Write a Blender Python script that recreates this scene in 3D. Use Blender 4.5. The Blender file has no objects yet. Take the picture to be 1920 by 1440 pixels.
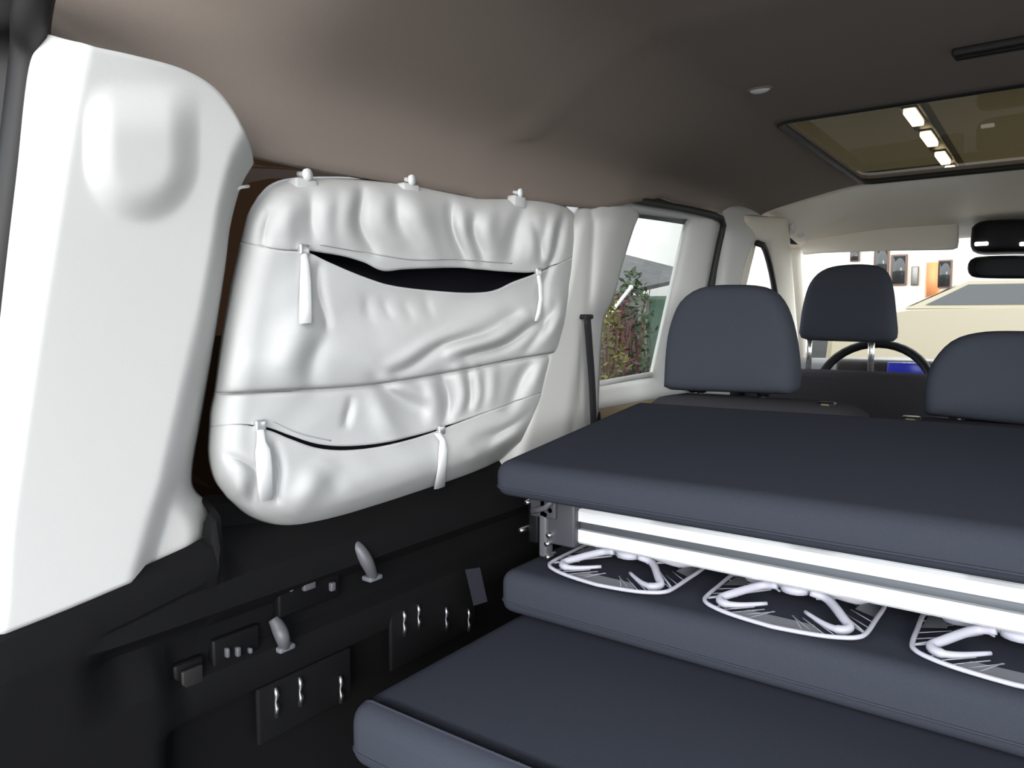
import bpy, bmesh, math, random
import numpy as np
from mathutils import Vector, Matrix

random.seed(4)
SC = bpy.context.scene
COL = SC.collection

# ------------------------------------------------------------------ camera
F = 1395.0
YAW = math.radians(36.2)
PIT = math.radians(-4.9)
CAM = np.array([0.0, 0.0, 0.80])
cd = bpy.data.cameras.new('camera')
cam = bpy.data.objects.new('camera', cd)
COL.objects.link(cam)
cam.location = CAM
cam.rotation_euler = (math.pi / 2 + PIT, 0, YAW)
cd.sensor_width = 36.0
cd.lens = 36.0 * F / 1920.0
cd.clip_start = 0.01
cd.clip_end = 300
SC.camera = cam

# ------------------------------------------------------------------ sky, sun, exposure
SC.view_settings.view_transform = 'Standard'
SC.view_settings.look = 'None'
SC.view_settings.gamma = 1.0
SC.view_settings.use_curve_mapping = False
SC.view_settings.exposure = 1.35

w = bpy.data.worlds.new('overcast_sky')
SC.world = w
w.use_nodes = True
bg = w.node_tree.nodes['Background']
bg.inputs['Color'].default_value = (0.90, 0.945, 1.0, 1)
bg.inputs['Strength'].default_value = 2.1

sd = bpy.data.lights.new('sun', 'SUN')
sd.energy = 0.9
sd.angle = math.radians(28)
sd.color = (1.0, 0.97, 0.93)
sun = bpy.data.objects.new('sun', sd)
COL.objects.link(sun)
sun.location = (8, -8, 3)
sun.rotation_euler = Vector((0.55, -0.82, 0.15)).to_track_quat('Z', 'Y').to_euler()

# ------------------------------------------------------------------ pixel rays (1920 x 1440 frame)
fw = np.array([-math.sin(YAW) * math.cos(PIT), math.cos(YAW) * math.cos(PIT), math.sin(PIT)])
rt = np.array([math.cos(YAW), math.sin(YAW), 0.0])
up = np.cross(rt, fw)
def ray(x, y):
    return fw + rt * (x - 960) / F - up * (y - 720) / F
def onX(x, y, x0, lean=0.0):
    """point on the side plane X = x0 + lean * (Z - 0.8)"""
    r = ray(x, y)
    return CAM + r * (x0 / (r[0] - lean * r[2]))
def onY(x, y, c):
    r = ray(x, y)
    return CAM + r * (c / r[1])
def onZ(x, y, c):
    r = ray(x, y)
    return CAM + r * ((c - CAM[2]) / r[2])

# ------------------------------------------------------------------ materials
def mat(name, col, rough=0.6, metal=0.0, bump=0.0, scale=200.0, var=0.0, vscale=6.0, sheen=0.0, spec=0.5, emit=None, estr=0.0):
    m = bpy.data.materials.new(name)
    m.use_nodes = True
    nt = m.node_tree
    b = nt.nodes['Principled BSDF']
    b.inputs['Base Color'].default_value = (*col, 1)
    b.inputs['Roughness'].default_value = rough
    b.inputs['Metallic'].default_value = metal
    b.inputs['Specular IOR Level'].default_value = spec
    if sheen:
        b.inputs['Sheen Weight'].default_value = sheen
    if emit:
        b.inputs['Emission Color'].default_value = (*emit, 1)
        b.inputs['Emission Strength'].default_value = estr
    tc = nt.nodes.new('ShaderNodeTexCoord')
    if var:
        n = nt.nodes.new('ShaderNodeTexNoise')
        n.inputs['Scale'].default_value = vscale
        n.inputs['Detail'].default_value = 4
        nt.links.new(tc.outputs['Object'], n.inputs['Vector'])
        r = nt.nodes.new('ShaderNodeValToRGB')
        r.color_ramp.elements[0].position = 0.3
        r.color_ramp.elements[1].position = 0.7
        r.color_ramp.elements[0].color = tuple(c * (1 - var) for c in col) + (1,)
        r.color_ramp.elements[1].color = tuple(min(1, c * (1 + var)) for c in col) + (1,)
        nt.links.new(n.outputs['Fac'], r.inputs['Fac'])
        nt.links.new(r.outputs['Color'], b.inputs['Base Color'])
    if bump:
        n2 = nt.nodes.new('ShaderNodeTexNoise')
        n2.inputs['Scale'].default_value = scale
        n2.inputs['Detail'].default_value = 3
        nt.links.new(tc.outputs['Object'], n2.inputs['Vector'])
        bp = nt.nodes.new('ShaderNodeBump')
        bp.inputs['Strength'].default_value = bump
        bp.inputs['Distance'].default_value = 0.002
        nt.links.new(n2.outputs['Fac'], bp.inputs['Height'])
        nt.links.new(bp.outputs['Normal'], b.inputs['Normal'])
    return m

def weave_mat(name, col, col2, rough=0.9, scale=900.0, bump=0.25):
    m = mat(name, col, rough, 0, 0, spec=0.0)
    nt = m.node_tree
    b = nt.nodes['Principled BSDF']
    tc = nt.nodes.new('ShaderNodeTexCoord')
    n = nt.nodes.new('ShaderNodeTexNoise')
    n.inputs['Scale'].default_value = scale
    n.inputs['Detail'].default_value = 2
    nt.links.new(tc.outputs['Object'], n.inputs['Vector'])
    mx = nt.nodes.new('ShaderNodeMix')
    mx.data_type = 'RGBA'
    mx.inputs['A'].default_value = (*col, 1)
    mx.inputs['B'].default_value = (*col2, 1)
    nt.links.new(n.outputs['Fac'], mx.inputs['Factor'])
    nt.links.new(mx.outputs['Result'], b.inputs['Base Color'])
    bp = nt.nodes.new('ShaderNodeBump')
    bp.inputs['Strength'].default_value = bump
    bp.inputs['Distance'].default_value = 0.001
    nt.links.new(n.outputs['Fac'], bp.inputs['Height'])
    nt.links.new(bp.outputs['Normal'], b.inputs['Normal'])
    return m

def glass_mat(name, tint, refl=0.06):
    m = bpy.data.materials.new(name)
    m.use_nodes = True
    nt = m.node_tree
    nt.nodes.remove(nt.nodes['Principled BSDF'])
    out = nt.nodes['Material Output']
    tr = nt.nodes.new('ShaderNodeBsdfTransparent')
    tr.inputs['Color'].default_value = (*tint, 1)
    gl = nt.nodes.new('ShaderNodeBsdfGlossy')
    gl.inputs['Roughness'].default_value = 0.02
    mx = nt.nodes.new('ShaderNodeMixShader')
    mx.inputs['Fac'].default_value = refl
    nt.links.new(tr.outputs[0], mx.inputs[1])
    nt.links.new(gl.outputs[0], mx.inputs[2])
    nt.links.new(mx.outputs[0], out.inputs['Surface'])
    return m

M = {}
M['pillar'] = mat('light_grey_trim_plastic', (0.61, 0.61, 0.595), 0.55, bump=0.08, scale=700, spec=0.35)
M['headliner'] = weave_mat('warm_grey_headliner_cloth', (0.21, 0.176, 0.152), (0.26, 0.22, 0.19), 0.95, 1100, 0.15)
M['black'] = mat('black_grained_plastic', (0.0065, 0.0065, 0.007), 0.7, bump=0.15, scale=900, spec=0.12)
M['black2'] = mat('satin_black_plastic', (0.005, 0.005, 0.006), 0.5, spec=0.2)
M['dark_carpet'] = mat('dark_floor_carpet', (0.012, 0.012, 0.014), 0.95, bump=0.6, scale=800)
M['bag'] = mat('light_grey_bag_cloth', (0.57, 0.575, 0.57), 0.75, bump=0.12, scale=900, spec=0.15, var=0.03, vscale=20)
M['stitch'] = mat('grey_seam_thread', (0.42, 0.43, 0.43), 0.8)
M['lining'] = mat('black_mesh_lining', (0.006, 0.006, 0.009), 0.9, spec=0.1)
M['tape'] = mat('white_pull_tape', (0.85, 0.86, 0.86), 0.5)
M['zip'] = mat('pale_zip_metal', (0.75, 0.76, 0.76), 0.35, 0.8)
M['mattress'] = weave_mat('charcoal_blue_mattress_cloth', (0.032, 0.035, 0.046), (0.052, 0.057, 0.072), 0.92, 1200, 0.2)
M['headrest'] = weave_mat('slate_seat_cloth', (0.048, 0.053, 0.068), (0.070, 0.077, 0.095), 0.9, 1200, 0.2)
M['seat'] = weave_mat('dark_seat_cloth', (0.045, 0.044, 0.050), (0.062, 0.061, 0.068), 0.92, 1200, 0.2)
M['alu'] = mat('satin_white_aluminium', (0.90, 0.91, 0.92), 0.35, 0.25)
M['alu_groove'] = mat('grey_rail_insert', (0.13, 0.14, 0.155), 0.6)
M['spring'] = mat('white_spring_plastic', (0.46, 0.46, 0.52), 0.45, spec=0.3)
M['web'] = mat('grey_spring_web', (0.15, 0.155, 0.17), 0.5)
M['bracket'] = mat('dark_grey_bracket_plastic', (0.05, 0.052, 0.06), 0.45)
M['flap'] = mat('blue_grey_flap', (0.018, 0.018, 0.026), 0.6)
M['steel'] = mat('steel_screw', (0.7, 0.7, 0.72), 0.3, 1.0)
M['chrome'] = mat('chrome_stalk', (0.9, 0.9, 0.9), 0.2, 0.9)
M['greyplast'] = mat('mid_grey_plastic', (0.095, 0.093, 0.105), 0.45)
M['rubber'] = mat('black_rubber_seal', (0.012, 0.011, 0.011), 0.6)
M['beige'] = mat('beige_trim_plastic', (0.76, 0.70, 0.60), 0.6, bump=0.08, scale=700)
M['tan'] = mat('tan_door_lining', (0.20, 0.155, 0.085), 0.75, bump=0.2, scale=600)
M['belt'] = mat('black_belt_webbing', (0.008, 0.008, 0.011), 0.7, bump=0.2, scale=1500)
M['dash'] = mat('black_dashboard_plastic', (0.012, 0.011, 0.011), 0.6)
M['screen'] = mat('blue_lit_display', (0.01, 0.01, 0.05), 0.2, emit=(0.01, 0.02, 0.35), estr=0.25)
M['mirror'] = mat('dark_mirror_glass', (0.01, 0.01, 0.011), 0.25, spec=0.05)
M['led'] = mat('white_reading_lamp', (0.9, 0.9, 0.85), 0.3, emit=(1, 0.95, 0.85), estr=2.0)
M['glass'] = glass_mat('clear_window_glass', (0.95, 0.96, 0.94))
M['tinted'] = glass_mat('brown_tinted_glass', (0.075, 0.055, 0.040), 0.04)
M['sideglass'] = glass_mat('grey_side_glass', (0.36, 0.37, 0.35), 0.05)
M['dimming'] = glass_mat('dark_dimming_glass', (0.10, 0.10, 0.10), 0.05)  # for the unseen side pane, tinted dark to block light from there
M['roofglass'] = glass_mat('dark_roof_glass', (0.024, 0.020, 0.012), 0.03)
M['paving'] = mat('dark_asphalt', (0.10, 0.097, 0.092), 0.9, var=0.15, vscale=2.0)
M['soffit'] = mat('olive_brown_soffit', (0.30, 0.27, 0.18), 0.8, var=0.1, vscale=3)
M['lamp'] = mat('white_strip_lamp', (1, 1, 1), 0.4, emit=(1, 0.97, 0.9), estr=90)
M['paint'] = mat('white_car_paint', (0.62, 0.62, 0.62), 0.3)
M['tire'] = mat('tyre_rubber', (0.02, 0.02, 0.02), 0.8)
M['carglass'] = mat('dark_car_glass', (0.02, 0.022, 0.022), 0.08)

# ------------------------------------------------------------------ helpers
def tag(o, label=None, cat=None, group=None, kind=None):
    if label: o['label'] = label
    if cat: o['category'] = cat
    if group: o['group'] = group
    if kind: o['kind'] = kind
    return o

def link(name, me, m, parent=None, smooth=True):
    o = bpy.data.objects.new(name, me)
    COL.objects.link(o)
    if m is not None and len(me.materials) == 0:
        me.materials.append(m)
    if smooth:
        for p in me.polygons: p.use_smooth = True
    if parent is not None:
        o.parent = parent
        o.matrix_parent_inverse = Matrix.Translation(-Vector(parent.location)) if parent.type == 'EMPTY' else parent.matrix_basis.inverted()
    return o

def empty(name, loc, label, cat, group=None, kind=None):
    o = bpy.data.objects.new(name, None)
    COL.objects.link(o)
    o.location = [float(v) for v in loc]
    o.empty_display_size = 0.05
    tag(o, label, cat, group, kind)
    return o

def mesh(name, verts, faces, m, parent=None, smooth=True):
    me = bpy.data.meshes.new(name)
    me.from_pydata([tuple(float(c) for c in v) for v in verts], [], faces)
    me.update()
    return link(name, me, m, parent, smooth)

def from_bm(name, bm, m, parent=None, smooth=True):
    me = bpy.data.meshes.new(name)
    bmesh.ops.recalc_face_normals(bm, faces=bm.faces)
    bm.to_mesh(me)
    bm.free()
    return link(name, me, m, parent, smooth)

def sharp(o, deg=35):
    md = o.modifiers.new('weighted', 'EDGE_SPLIT')
    md.split_angle = math.radians(deg)
    return o

def grid(name, pts, m, parent=None, smooth=True, closed_u=False, solid=0.0, off=-1.0, skip=None):
    """pts[j][i] rows of points -> quad surface"""
    nj, ni = len(pts), len(pts[0])
    vs = [p for r in pts for p in r]
    fs = []
    for j in range(nj - 1):
        for i in range(ni - 1 if not closed_u else ni):
            if skip and skip(j, i): continue
            a = j * ni + i; b = j * ni + (i + 1) % ni
            fs.append((a, b, b + ni, a + ni))
    o = mesh(name, vs, fs, m, parent, smooth)
    if solid:
        md = o.modifiers.new('thickness', 'SOLIDIFY')
        md.thickness = solid
        md.offset = off
    return o

def catmull(pts, n=12):
    p = [np.array(q, float) for q in pts]
    if len(p) < 3:
        return [p[0] + (p[1] - p[0]) * t / n for t in range(n + 1)]
    p = [2 * p[0] - p[1]] + p + [2 * p[-1] - p[-2]]
    out = []
    for k in range(1, len(p) - 2):
        for t in range(n):
            u = t / n
            out.append(0.5 * ((2 * p[k]) + (p[k + 1] - p[k - 1]) * u + (2 * p[k - 1] - 5 * p[k] + 4 * p[k + 1] - p[k + 2]) * u * u + (3 * p[k] - p[k - 1] - 3 * p[k + 1] + p[k + 2]) * u ** 3))
    out.append(p[-2])
    return out

def resample(pts, n, smooth=True):
    c = catmull(pts) if smooth else [np.array(q, float) for q in pts]
    c = np.array(c)
    d = np.r_[0, np.cumsum(np.linalg.norm(np.diff(c, axis=0), axis=1))]
    t = np.linspace(0, d[-1], n)
    return np.stack([np.interp(t, d, c[:, k]) for k in range(c.shape[1])], 1)

def coons(top, bottom, left, right, ni, nj, smooth=True):
    T = resample(top, ni, smooth); B = resample(bottom, ni, smooth)
    L = resample(left, nj, smooth); R = resample(right, nj, smooth)
    out = np.zeros((nj, ni, 2))
    for j in range(nj):
        v = j / (nj - 1)
        for i in range(ni):
            u = i / (ni - 1)
            out[j, i] = (1 - v) * T[i] + v * B[i] + (1 - u) * L[j] + u * R[j] - ((1 - u) * (1 - v) * T[0] + u * (1 - v) * T[-1] + (1 - u) * v * B[0] + u * v * B[-1])
    return out

def tube_bm(bm, path, r, seg=10, closed=False, caps=True):
    P = [Vector([float(c) for c in p]) for p in path]
    n = len(P)
    rs = r if isinstance(r, (list, tuple)) else [r] * n
    rings = []
    ref = None
    for k in range(n):
        if closed: t = (P[(k + 1) % n] - P[k - 1])
        else: t = P[min(k + 1, n - 1)] - P[max(k - 1, 0)]
        t.normalize()
        if ref is None:
            ref = t.orthogonal().normalized()
        else:
            ref = (ref - t * ref.dot(t))
            ref = ref.normalized() if ref.length > 1e-6 else t.orthogonal().normalized()
        b = t.cross(ref)
        rings.append([bm.verts.new(P[k] + (ref * math.cos(2 * math.pi * a / seg) + b * math.sin(2 * math.pi * a / seg)) * rs[k]) for a in range(seg)])
    for k in range(n if closed else n - 1):
        A = rings[k]; B = rings[(k + 1) % n]
        for a in range(seg):
            bm.faces.new((A[a], A[(a + 1) % seg], B[(a + 1) % seg], B[a]))
    if caps and not closed:
        bm.faces.new(rings[0][::-1]); bm.faces.new(rings[-1])

def tube(name, path, r, m, parent=None, seg=10, closed=False):
    bm = bmesh.new()
    tube_bm(bm, path, r, seg, closed)
    return from_bm(name, bm, m, parent)

def box_bm(bm, lo, hi, bevel=0.0, seg=3, mtx=None):
    ret = bmesh.ops.create_cube(bm, size=1.0)
    vs = ret['verts']
    lo = Vector(lo); hi = Vector(hi)
    for v in vs:
        v.co = Vector((lo[i] + (v.co[i] + 0.5) * (hi[i] - lo[i]) for i in range(3)))
    if bevel:
        es = list({e for v in vs for e in v.link_edges})
        r = bmesh.ops.bevel(bm, geom=es, offset=bevel, segments=seg, affect='EDGES', profile=0.5)
        vs = list({v for f in r['faces'] for v in f.verts} | {v for v in vs if v.is_valid})
    if mtx is not None:
        for v in vs: v.co = mtx @ v.co
    return vs

def box(name, lo, hi, m, parent=None, bevel=0.004, seg=3, mtx=None):
    bm = bmesh.new()
    box_bm(bm, lo, hi, bevel, seg, mtx)
    return from_bm(name, bm, m, parent)

def smoothstep(a, b, x):
    t = np.clip((x - a) / (b - a), 0, 1)
    return t * t * (3 - 2 * t)

def seg_gauss(px, py, x1, y1, x2, y2, wd, amp):
    """ridge (amp > 0) or valley (amp < 0) along a segment, fading at its ends"""
    dx, dy = x2 - x1, y2 - y1
    L2 = dx * dx + dy * dy
    t = ((px - x1) * dx + (py - y1) * dy) / L2
    tc = min(1, max(0, t))
    qx, qy = x1 + tc * dx, y1 + tc * dy
    d2 = (px - qx) ** 2 + (py - qy) ** 2
    fade = math.sin(math.pi * (0.12 + 0.76 * tc)) ** 0.7
    return amp * fade * math.exp(-d2 / (wd * wd))

# ================================================================== SETTING
# floor of the load bay and cabin
floor = box('floor', (-0.78, 0.10, -0.04), (0.68, 3.10, 0.0), M['dark_carpet'], bevel=0.005)
tag(floor, 'dark carpeted floor of the camper load bay', 'floor', kind='structure')

# ---- headliner: one curved shell with an opening for the roof glass
CX = -0.05
def zb(y):   # height of the headliner's lower edge along the side
    return float(np.interp(y, [0.1, 0.25, 0.33, 0.39, 0.435, 0.52, 0.8, 1.1, 1.4, 1.86, 2.15, 2.62], [1.03, 1.017, 0.995, 0.975, 0.956, 0.955, 0.962, 0.985, 1.045, 1.06, 1.055, 1.02]))
def xb(y):
    return float(np.interp(y, [0.1, 0.45, 0.9, 1.2, 1.5, 2.0, 2.3, 2.62], [0.565, 0.575, 0.575, 0.575, 0.615, 0.635, 0.655, 0.69]))
def zc(y):
    return float(np.interp(y, [0.1, 0.2, 0.5, 0.9, 2.02, 2.2, 2.4, 2.62], [1.125, 1.145, 1.150, 1.148, 1.148, 1.14, 1.10, 1.045]))
GX0, GX1, GY0, GY1 = -0.42, 0.32, 1.36, 2.085
ys = sorted(set(list(np.linspace(0.25, 2.62, 76)) + [GY0, GY1]))
prof = list(np.linspace(0, 1, 26))
rows = []
for y in ys:
    r = []
    b0, z0, z1 = xb(y), zb(y), zc(y)
    xin = 0.46          # half width where the roof becomes flat
    wx, wz = b0 - 0.37, z1 - z0
    ctl = [(b0 - wx * fx, z0 + wz * fz) for fx, fz in ((0, 0), (0.012, 0.19), (0.055, 0.36), (0.17, 0.50), (0.36, 0.64), (0.60, 0.80), (0.82, 0.93), (1.0, 1.0))]
    half = [tuple(p) for p in resample(ctl, 26)]
    flat = [(0.37 - 0.37 * k / 8) for k in range(1, 9)]
    full = [(-x, z) for x, z in half] + [(-x, z1) for x in flat] + [(x, z1) for x in flat[::-1][1:]] + [(x, z) for x, z in half[::-1]]
    for x, z in full:
        dz = 0.0
        # cross ridge of the moulded headliner and the shallow hollow behind it
        yr = 0.862 - 0.10 * smoothstep(0.50, 0.60, abs(x)) * (1 if z < 1.05 else 0.3)
        dz -= 0.006 * math.exp(-((y - yr) / 0.014) ** 2)
        inner = smoothstep(0.56, 0.44, abs(x)) * smoothstep(0.40, 0.50, y) * smoothstep(0.86, 0.80, y)
        dz += 0.0 * inner
        fl_ = smoothstep(0.50, 0.25, y)
        up_f = (z - z0) / max(1e-6, z1 - z0)
        dz += 0.085 * fl_ * up_f
        x += math.copysign(0.06 * fl_ * min(1.0, 2 * up_f) * smoothstep(0.2, 0.5, abs(x)), x)
        r.append((x + CX, y, z + dz))
    rows.append(r)
# align the flat columns to the opening edges
xs_flat = [p[0] for p in rows[0]]
def hole(j, i):
    yc = (ys[j] + ys[j + 1]) / 2
    xc = (rows[j][i][0] + rows[j][i + 1][0]) / 2
    return GY0 < yc < GY1 and GX0 < xc < GX1
jh = ys.index(GY1)
ceiling = grid('ceiling', rows[:jh + 1], M['headliner'], solid=0.012, off=1.0, skip=hole)
o = grid('trim_10', rows[jh:], M['beige'], solid=0.012, off=1.0)  # headliner front in a paler colour, standing in for windscreen light
tag(o, 'roof header above the windscreen, windscreen light put in as paler beige', 'roof header', kind='structure')
tag(ceiling, 'warm grey moulded cloth headliner over the whole cabin', 'ceiling', kind='structure')

# ---- outer skin on the driver's side, with the window openings left free
def slab(bm, y0, y1, z0, z1, side=-1, x0=0.745, lean=0.20, th=0.05):
    def X(z, o): return side * (x0 + o - lean * (z - 0.8)) + (0 if side < 0 else -0.10)
    c = []
    for y in (y0, y1):
        for z in (z0, z1):
            for o in (0, th):
                c.append(bm.verts.new((X(z, o), y, z)))
    a = c
    for f in ((0, 1, 3, 2), (4, 6, 7, 5), (0, 2, 6, 4), (1, 5, 7, 3), (0, 4, 5, 1), (2, 3, 7, 6)):
        bm.faces.new([a[k] for k in f])
bm = bmesh.new()
for q in ((0.16, 0.34, -0.05, 1.14), (0.34, 1.14, -0.05, 0.56), (0.34, 1.14, 0.99, 1.15), (1.14, 1.22, -0.05, 1.15), (1.22, 1.97, -0.05, 0.50), (1.22, 1.97, 1.045, 1.15), (1.97, 2.08, -0.05, 1.15), (2.08, 3.1, -0.05, 0.62), (2.08, 2.6, 1.045, 1.14)):
    slab(bm, *q)
o = from_bm('wall_left', bm, M['black'], smooth=False)
tag(o, 'dark outer body side behind the light grey trims', 'wall', kind='structure')
bm = bmesh.new()
for q in ((0.16, 0.34, -0.05, 1.14), (0.34, 1.14, -0.05, 0.60), (0.34, 2.6, 1.02, 1.15), (1.14, 1.30, -0.05, 1.15), (1.30, 1.95, -0.05, 0.66), (1.95, 2.08, -0.05, 1.15), (2.08, 3.1, -0.05, 0.62)):
    slab(bm, *q, side=1, x0=0.76)
o = from_bm('wall_right', bm, M['pillar'], smooth=False)
tag(o, 'light grey body side opposite the window bag', 'wall', kind='structure')
bm = bmesh.new()
slab(bm, 0.34, 1.14, 0.60, 1.02, 1, 0.775, th=0.004)
o = from_bm('window_6', bm, M['dimming'], smooth=False)
tag(o, 'dark privacy glass opposite the window bag, unseen and darkened to cut side light', 'window', kind='structure')

bm = bmesh.new()
slab(bm, 1.30, 1.95, 0.66, 1.02, 1, 0.775, th=0.004)
o = from_bm('window_7', bm, M['glass'], smooth=False)
tag(o, 'clear glass of the side door opposite the sliding door', 'window', kind='structure')
bm = bmesh.new()
slab(bm, 2.08, 2.95, 0.62, 1.02, 1, 0.775, th=0.004)
o = from_bm('window_8', bm, M['glass'], smooth=False)
tag(o, 'clear front passenger side glass', 'window', kind='structure')
# quarter glass behind the bag
bm = bmesh.new(); slab(bm, 0.335, 1.145, 0.555, 0.995, -1, 0.752, th=0.004)
o = from_bm('window_1', bm, M['tinted'], smooth=False)
tag(o, 'brown tinted quarter window behind the grey bag', 'window', kind='structure')

# ---- light grey D pillar trim beside the tailgate opening
LEAN = 0.15
top = [(76, 62), (150, 84), (250, 106), (335, 130), (395, 165), (435, 215), (458, 268), (465, 300)]
left = [(76, 62), (40, 330), (4, 600), (-30, 900), (-62, 1212)]
right = [(465, 300), (440, 345), (420, 420), (410, 500), (390, 640), (366, 780), (349, 880), (356, 925), (400, 966), (399, 1012)]
bot = [(-62, 1212), (0, 1185), (115, 1140), (230, 1092), (300, 1062), (360, 1034), (399, 1012)]
g = coons(top, bot, left, right, 90, 110)
nj, ni = g.shape[:2]
pts = []
for j in range(nj):
    r = []
    for i in range(ni):
        px, py = g[j, i]
        s = i / (ni - 1); t = j / (nj - 1)
        x0 = -0.605
        u_ = max(0.0, 1 - s / (0.14 + 0.05 * (1 - t)))
        x0 -= 0.055 * (math.sqrt(u_ * u_ + 0.004) - 0.063)       # rolls back to the opening
        x0 -= 0.055 * max(0.0, (s - 0.86) / 0.14) ** 2.0                          # rolls into the window niche
        x0 -= 0.012 * smoothstep(0.0, 1.0, (t - 0.0))                             # slight outward curve below
        # soft thumb-shaped bulge near the top
        u = (px - 258) / 92.0
        v = (py - 300) / 100.0
        rr = math.hypot(u, max(0.0, v))
        x0 += 0.012 * (1 - smoothstep(0.5, 1.22, rr)) * smoothstep(-1.5, -0.5, v)
        # crease running down to the black side panel
        cx = np.interp(py, [520, 700, 900, 1080], [385, 345, 300, 245])
        x0 -= 0.020 * smoothstep(-14, 30, px - cx) * smoothstep(480, 820, py)
        r.append(onX(px, py, x0, LEAN))
    pts.append(r)
o = grid('trim_1', pts, M['pillar'], solid=0.006, off=-1)
tag(o, 'light grey moulded pillar trim beside the tailgate opening', 'pillar trim', kind='structure')

# body flange and rubber seal outside of it
path = [onX(58, 30, -0.640, LEAN)] + [onX(x, y, -0.665, LEAN) for x, y in ((54, 110), (28, 330), (-8, 600), (-45, 900), (-80, 1220))]
path = [onX(120, -220, -0.50, LEAN), onX(88, -110, -0.60, LEAN), onX(70, -40, -0.625, LEAN)] + path
o = tube('trim_2', catmull(path, 8), 0.013, M['rubber'], seg=12)
tag(o, 'black rubber seal along the tailgate opening', 'seal', kind='structure')
fl = []
for p in catmull(path, 8):
    fl.append([p + np.array([-0.004, 0.004, 0]), p + np.array([-0.05, -0.02, 0]), p + np.array([-0.13, -0.05, 0]), p + np.array([-0.16, -0.20, 0])])
o = grid('trim_3', fl, M['dash'], solid=0.003)
tag(o, 'dark painted body flange at the tailgate opening', 'body flange', kind='structure')

# ---- C pillar trim between the bag and the sliding door
top = [(1030, 378), (1075, 356), (1120, 344), (1165, 350), (1212, 374)]
right = [(1212, 374), (1186, 420), (1163, 490), (1144, 560), (1126, 600), (1119, 700), (1116, 800)]
bot = [(880, 900), (1000, 850), (1116, 800)]
left = [(1030, 378), (1000, 600), (880, 900)]
g = coons(top, bot, left, right, 40, 60)
pts = []
for j in range(60):
    r = []
    for i in range(40):
        px, py = g[j, i]
        s = i / 39; t = j / 59
        x0 = -0.635 - 0.05 * max(0, (s - 0.70) / 0.30) ** 2 - 0.06 * smoothstep(0.42, 0.08, s)
        x0 -= 0.08 * max(0.0, 1 - t / 0.16) ** 1.3
        x0 -= 0.006 * math.exp(-((px - np.interp(py, [340, 420, 600, 800], [1095, 1108, 1098, 1070])) / 9.0) ** 2)
        r.append(onX(px, py, x0, LEAN))
    pts.append(r)
o = grid('trim_4', pts, M['pillar'], solid=0.006, off=-1)
tag(o, 'light grey pillar trim between bag and sliding door', 'pillar trim', kind='structure')

# ---- sliding door with its window
def ring_loop(corners, n):
    out = []
    for k in range(len(corners)):
        a = np.array(corners[k], float); b = np.array(corners[(k + 1) % len(corners)], float)
        for t in range(n): out.append(a + (b - a) * t / n)
    return out
def ring_panel(name, outer, inner, m, x_out, x_in, lean, n=8, parent=None):
    A = ring_loop(outer, n); B = ring_loop(inner, n)
    rows = []
    for f, dx in ((0, 0), (0.05, 0.012), (0.3, 0.018), (0.7, 0.016), (0.93, 0.006), (1.0, -0.012)):
        rows.append([onX(*(a + (b - a) * f), (x_out + (x_in - x_out) * f) + dx, lean) for a, b in zip(A, B)])
    return grid(name, rows, m, parent, closed_u=True, solid=0.006, off=1)
DL = 0.16
door = empty('door_1', onX(1230, 800, -0.70, DL) * np.array([1, 1, 0]) + np.array([0, 0, 0.05]), 'sliding side door with a tall clear window', 'door', kind='structure')
inner = [(1120, 395), (1282, 413), (1216, 706), (1050, 728)]
outer = [(1090, 346), (1357, 400), (1302, 735), (1010, 790)]
ring_panel('window_surround', outer, inner, M['pillar'], -0.70, -0.715, DL, parent=door)
pa = mesh('pane', [onX(x, y, -0.722, DL) for x, y in ((1110, 385), (1290, 405), (1225, 715), (1040, 740))], [(0, 1, 2, 3)], M['sideglass'], door, False)
# lower lining of the door
g = coons([(1010, 735), (1120, 722), (1230, 704), (1310, 690)], [(1010, 1200), (1310, 1100)], [(1010, 735), (1010, 1200)], [(1310, 690), (1310, 1100)], 12, 14, False)
pts = [[onX(*g[j, i], -0.685 + (0.0 if j > 1 else -0.012 * (2 - j)), DL) for i in range(12)] for j in range(14)]
grid('lower_lining', pts, M['tan'], door, solid=0.008, off=1)
sill = tube('sill_strip', [onX(x, y, -0.695, DL) for x, y in ((1060, 727), (1130, 718), (1220, 702))], 0.006, M['pillar'], door)
# header band above the pane
hd = [[onX(x, y, -0.695, DL) for x, y in ((1150, 372), (1250, 388), (1350, 410))], [onX(x, y, -0.72, DL) for x, y in ((1140, 398), (1240, 412), (1290, 420))]]
grid('header_band', hd, M['greyplast'], door, solid=0.004)
# rubber seal loop round the door opening
sp = [(1150, 366), (1208, 378), (1280, 391), (1340, 404), (1354, 412), (1356, 424), (1346, 470), (1330, 550), (1308, 660), (1298, 735)]
o = tube('trim_5', [onX(x, y, -0.678, DL) for x, y in resample(sp, 40)], 0.0075, M['rubber'])
tag(o, 'black rubber seal round the sliding door opening', 'seal', kind='structure')

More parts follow.
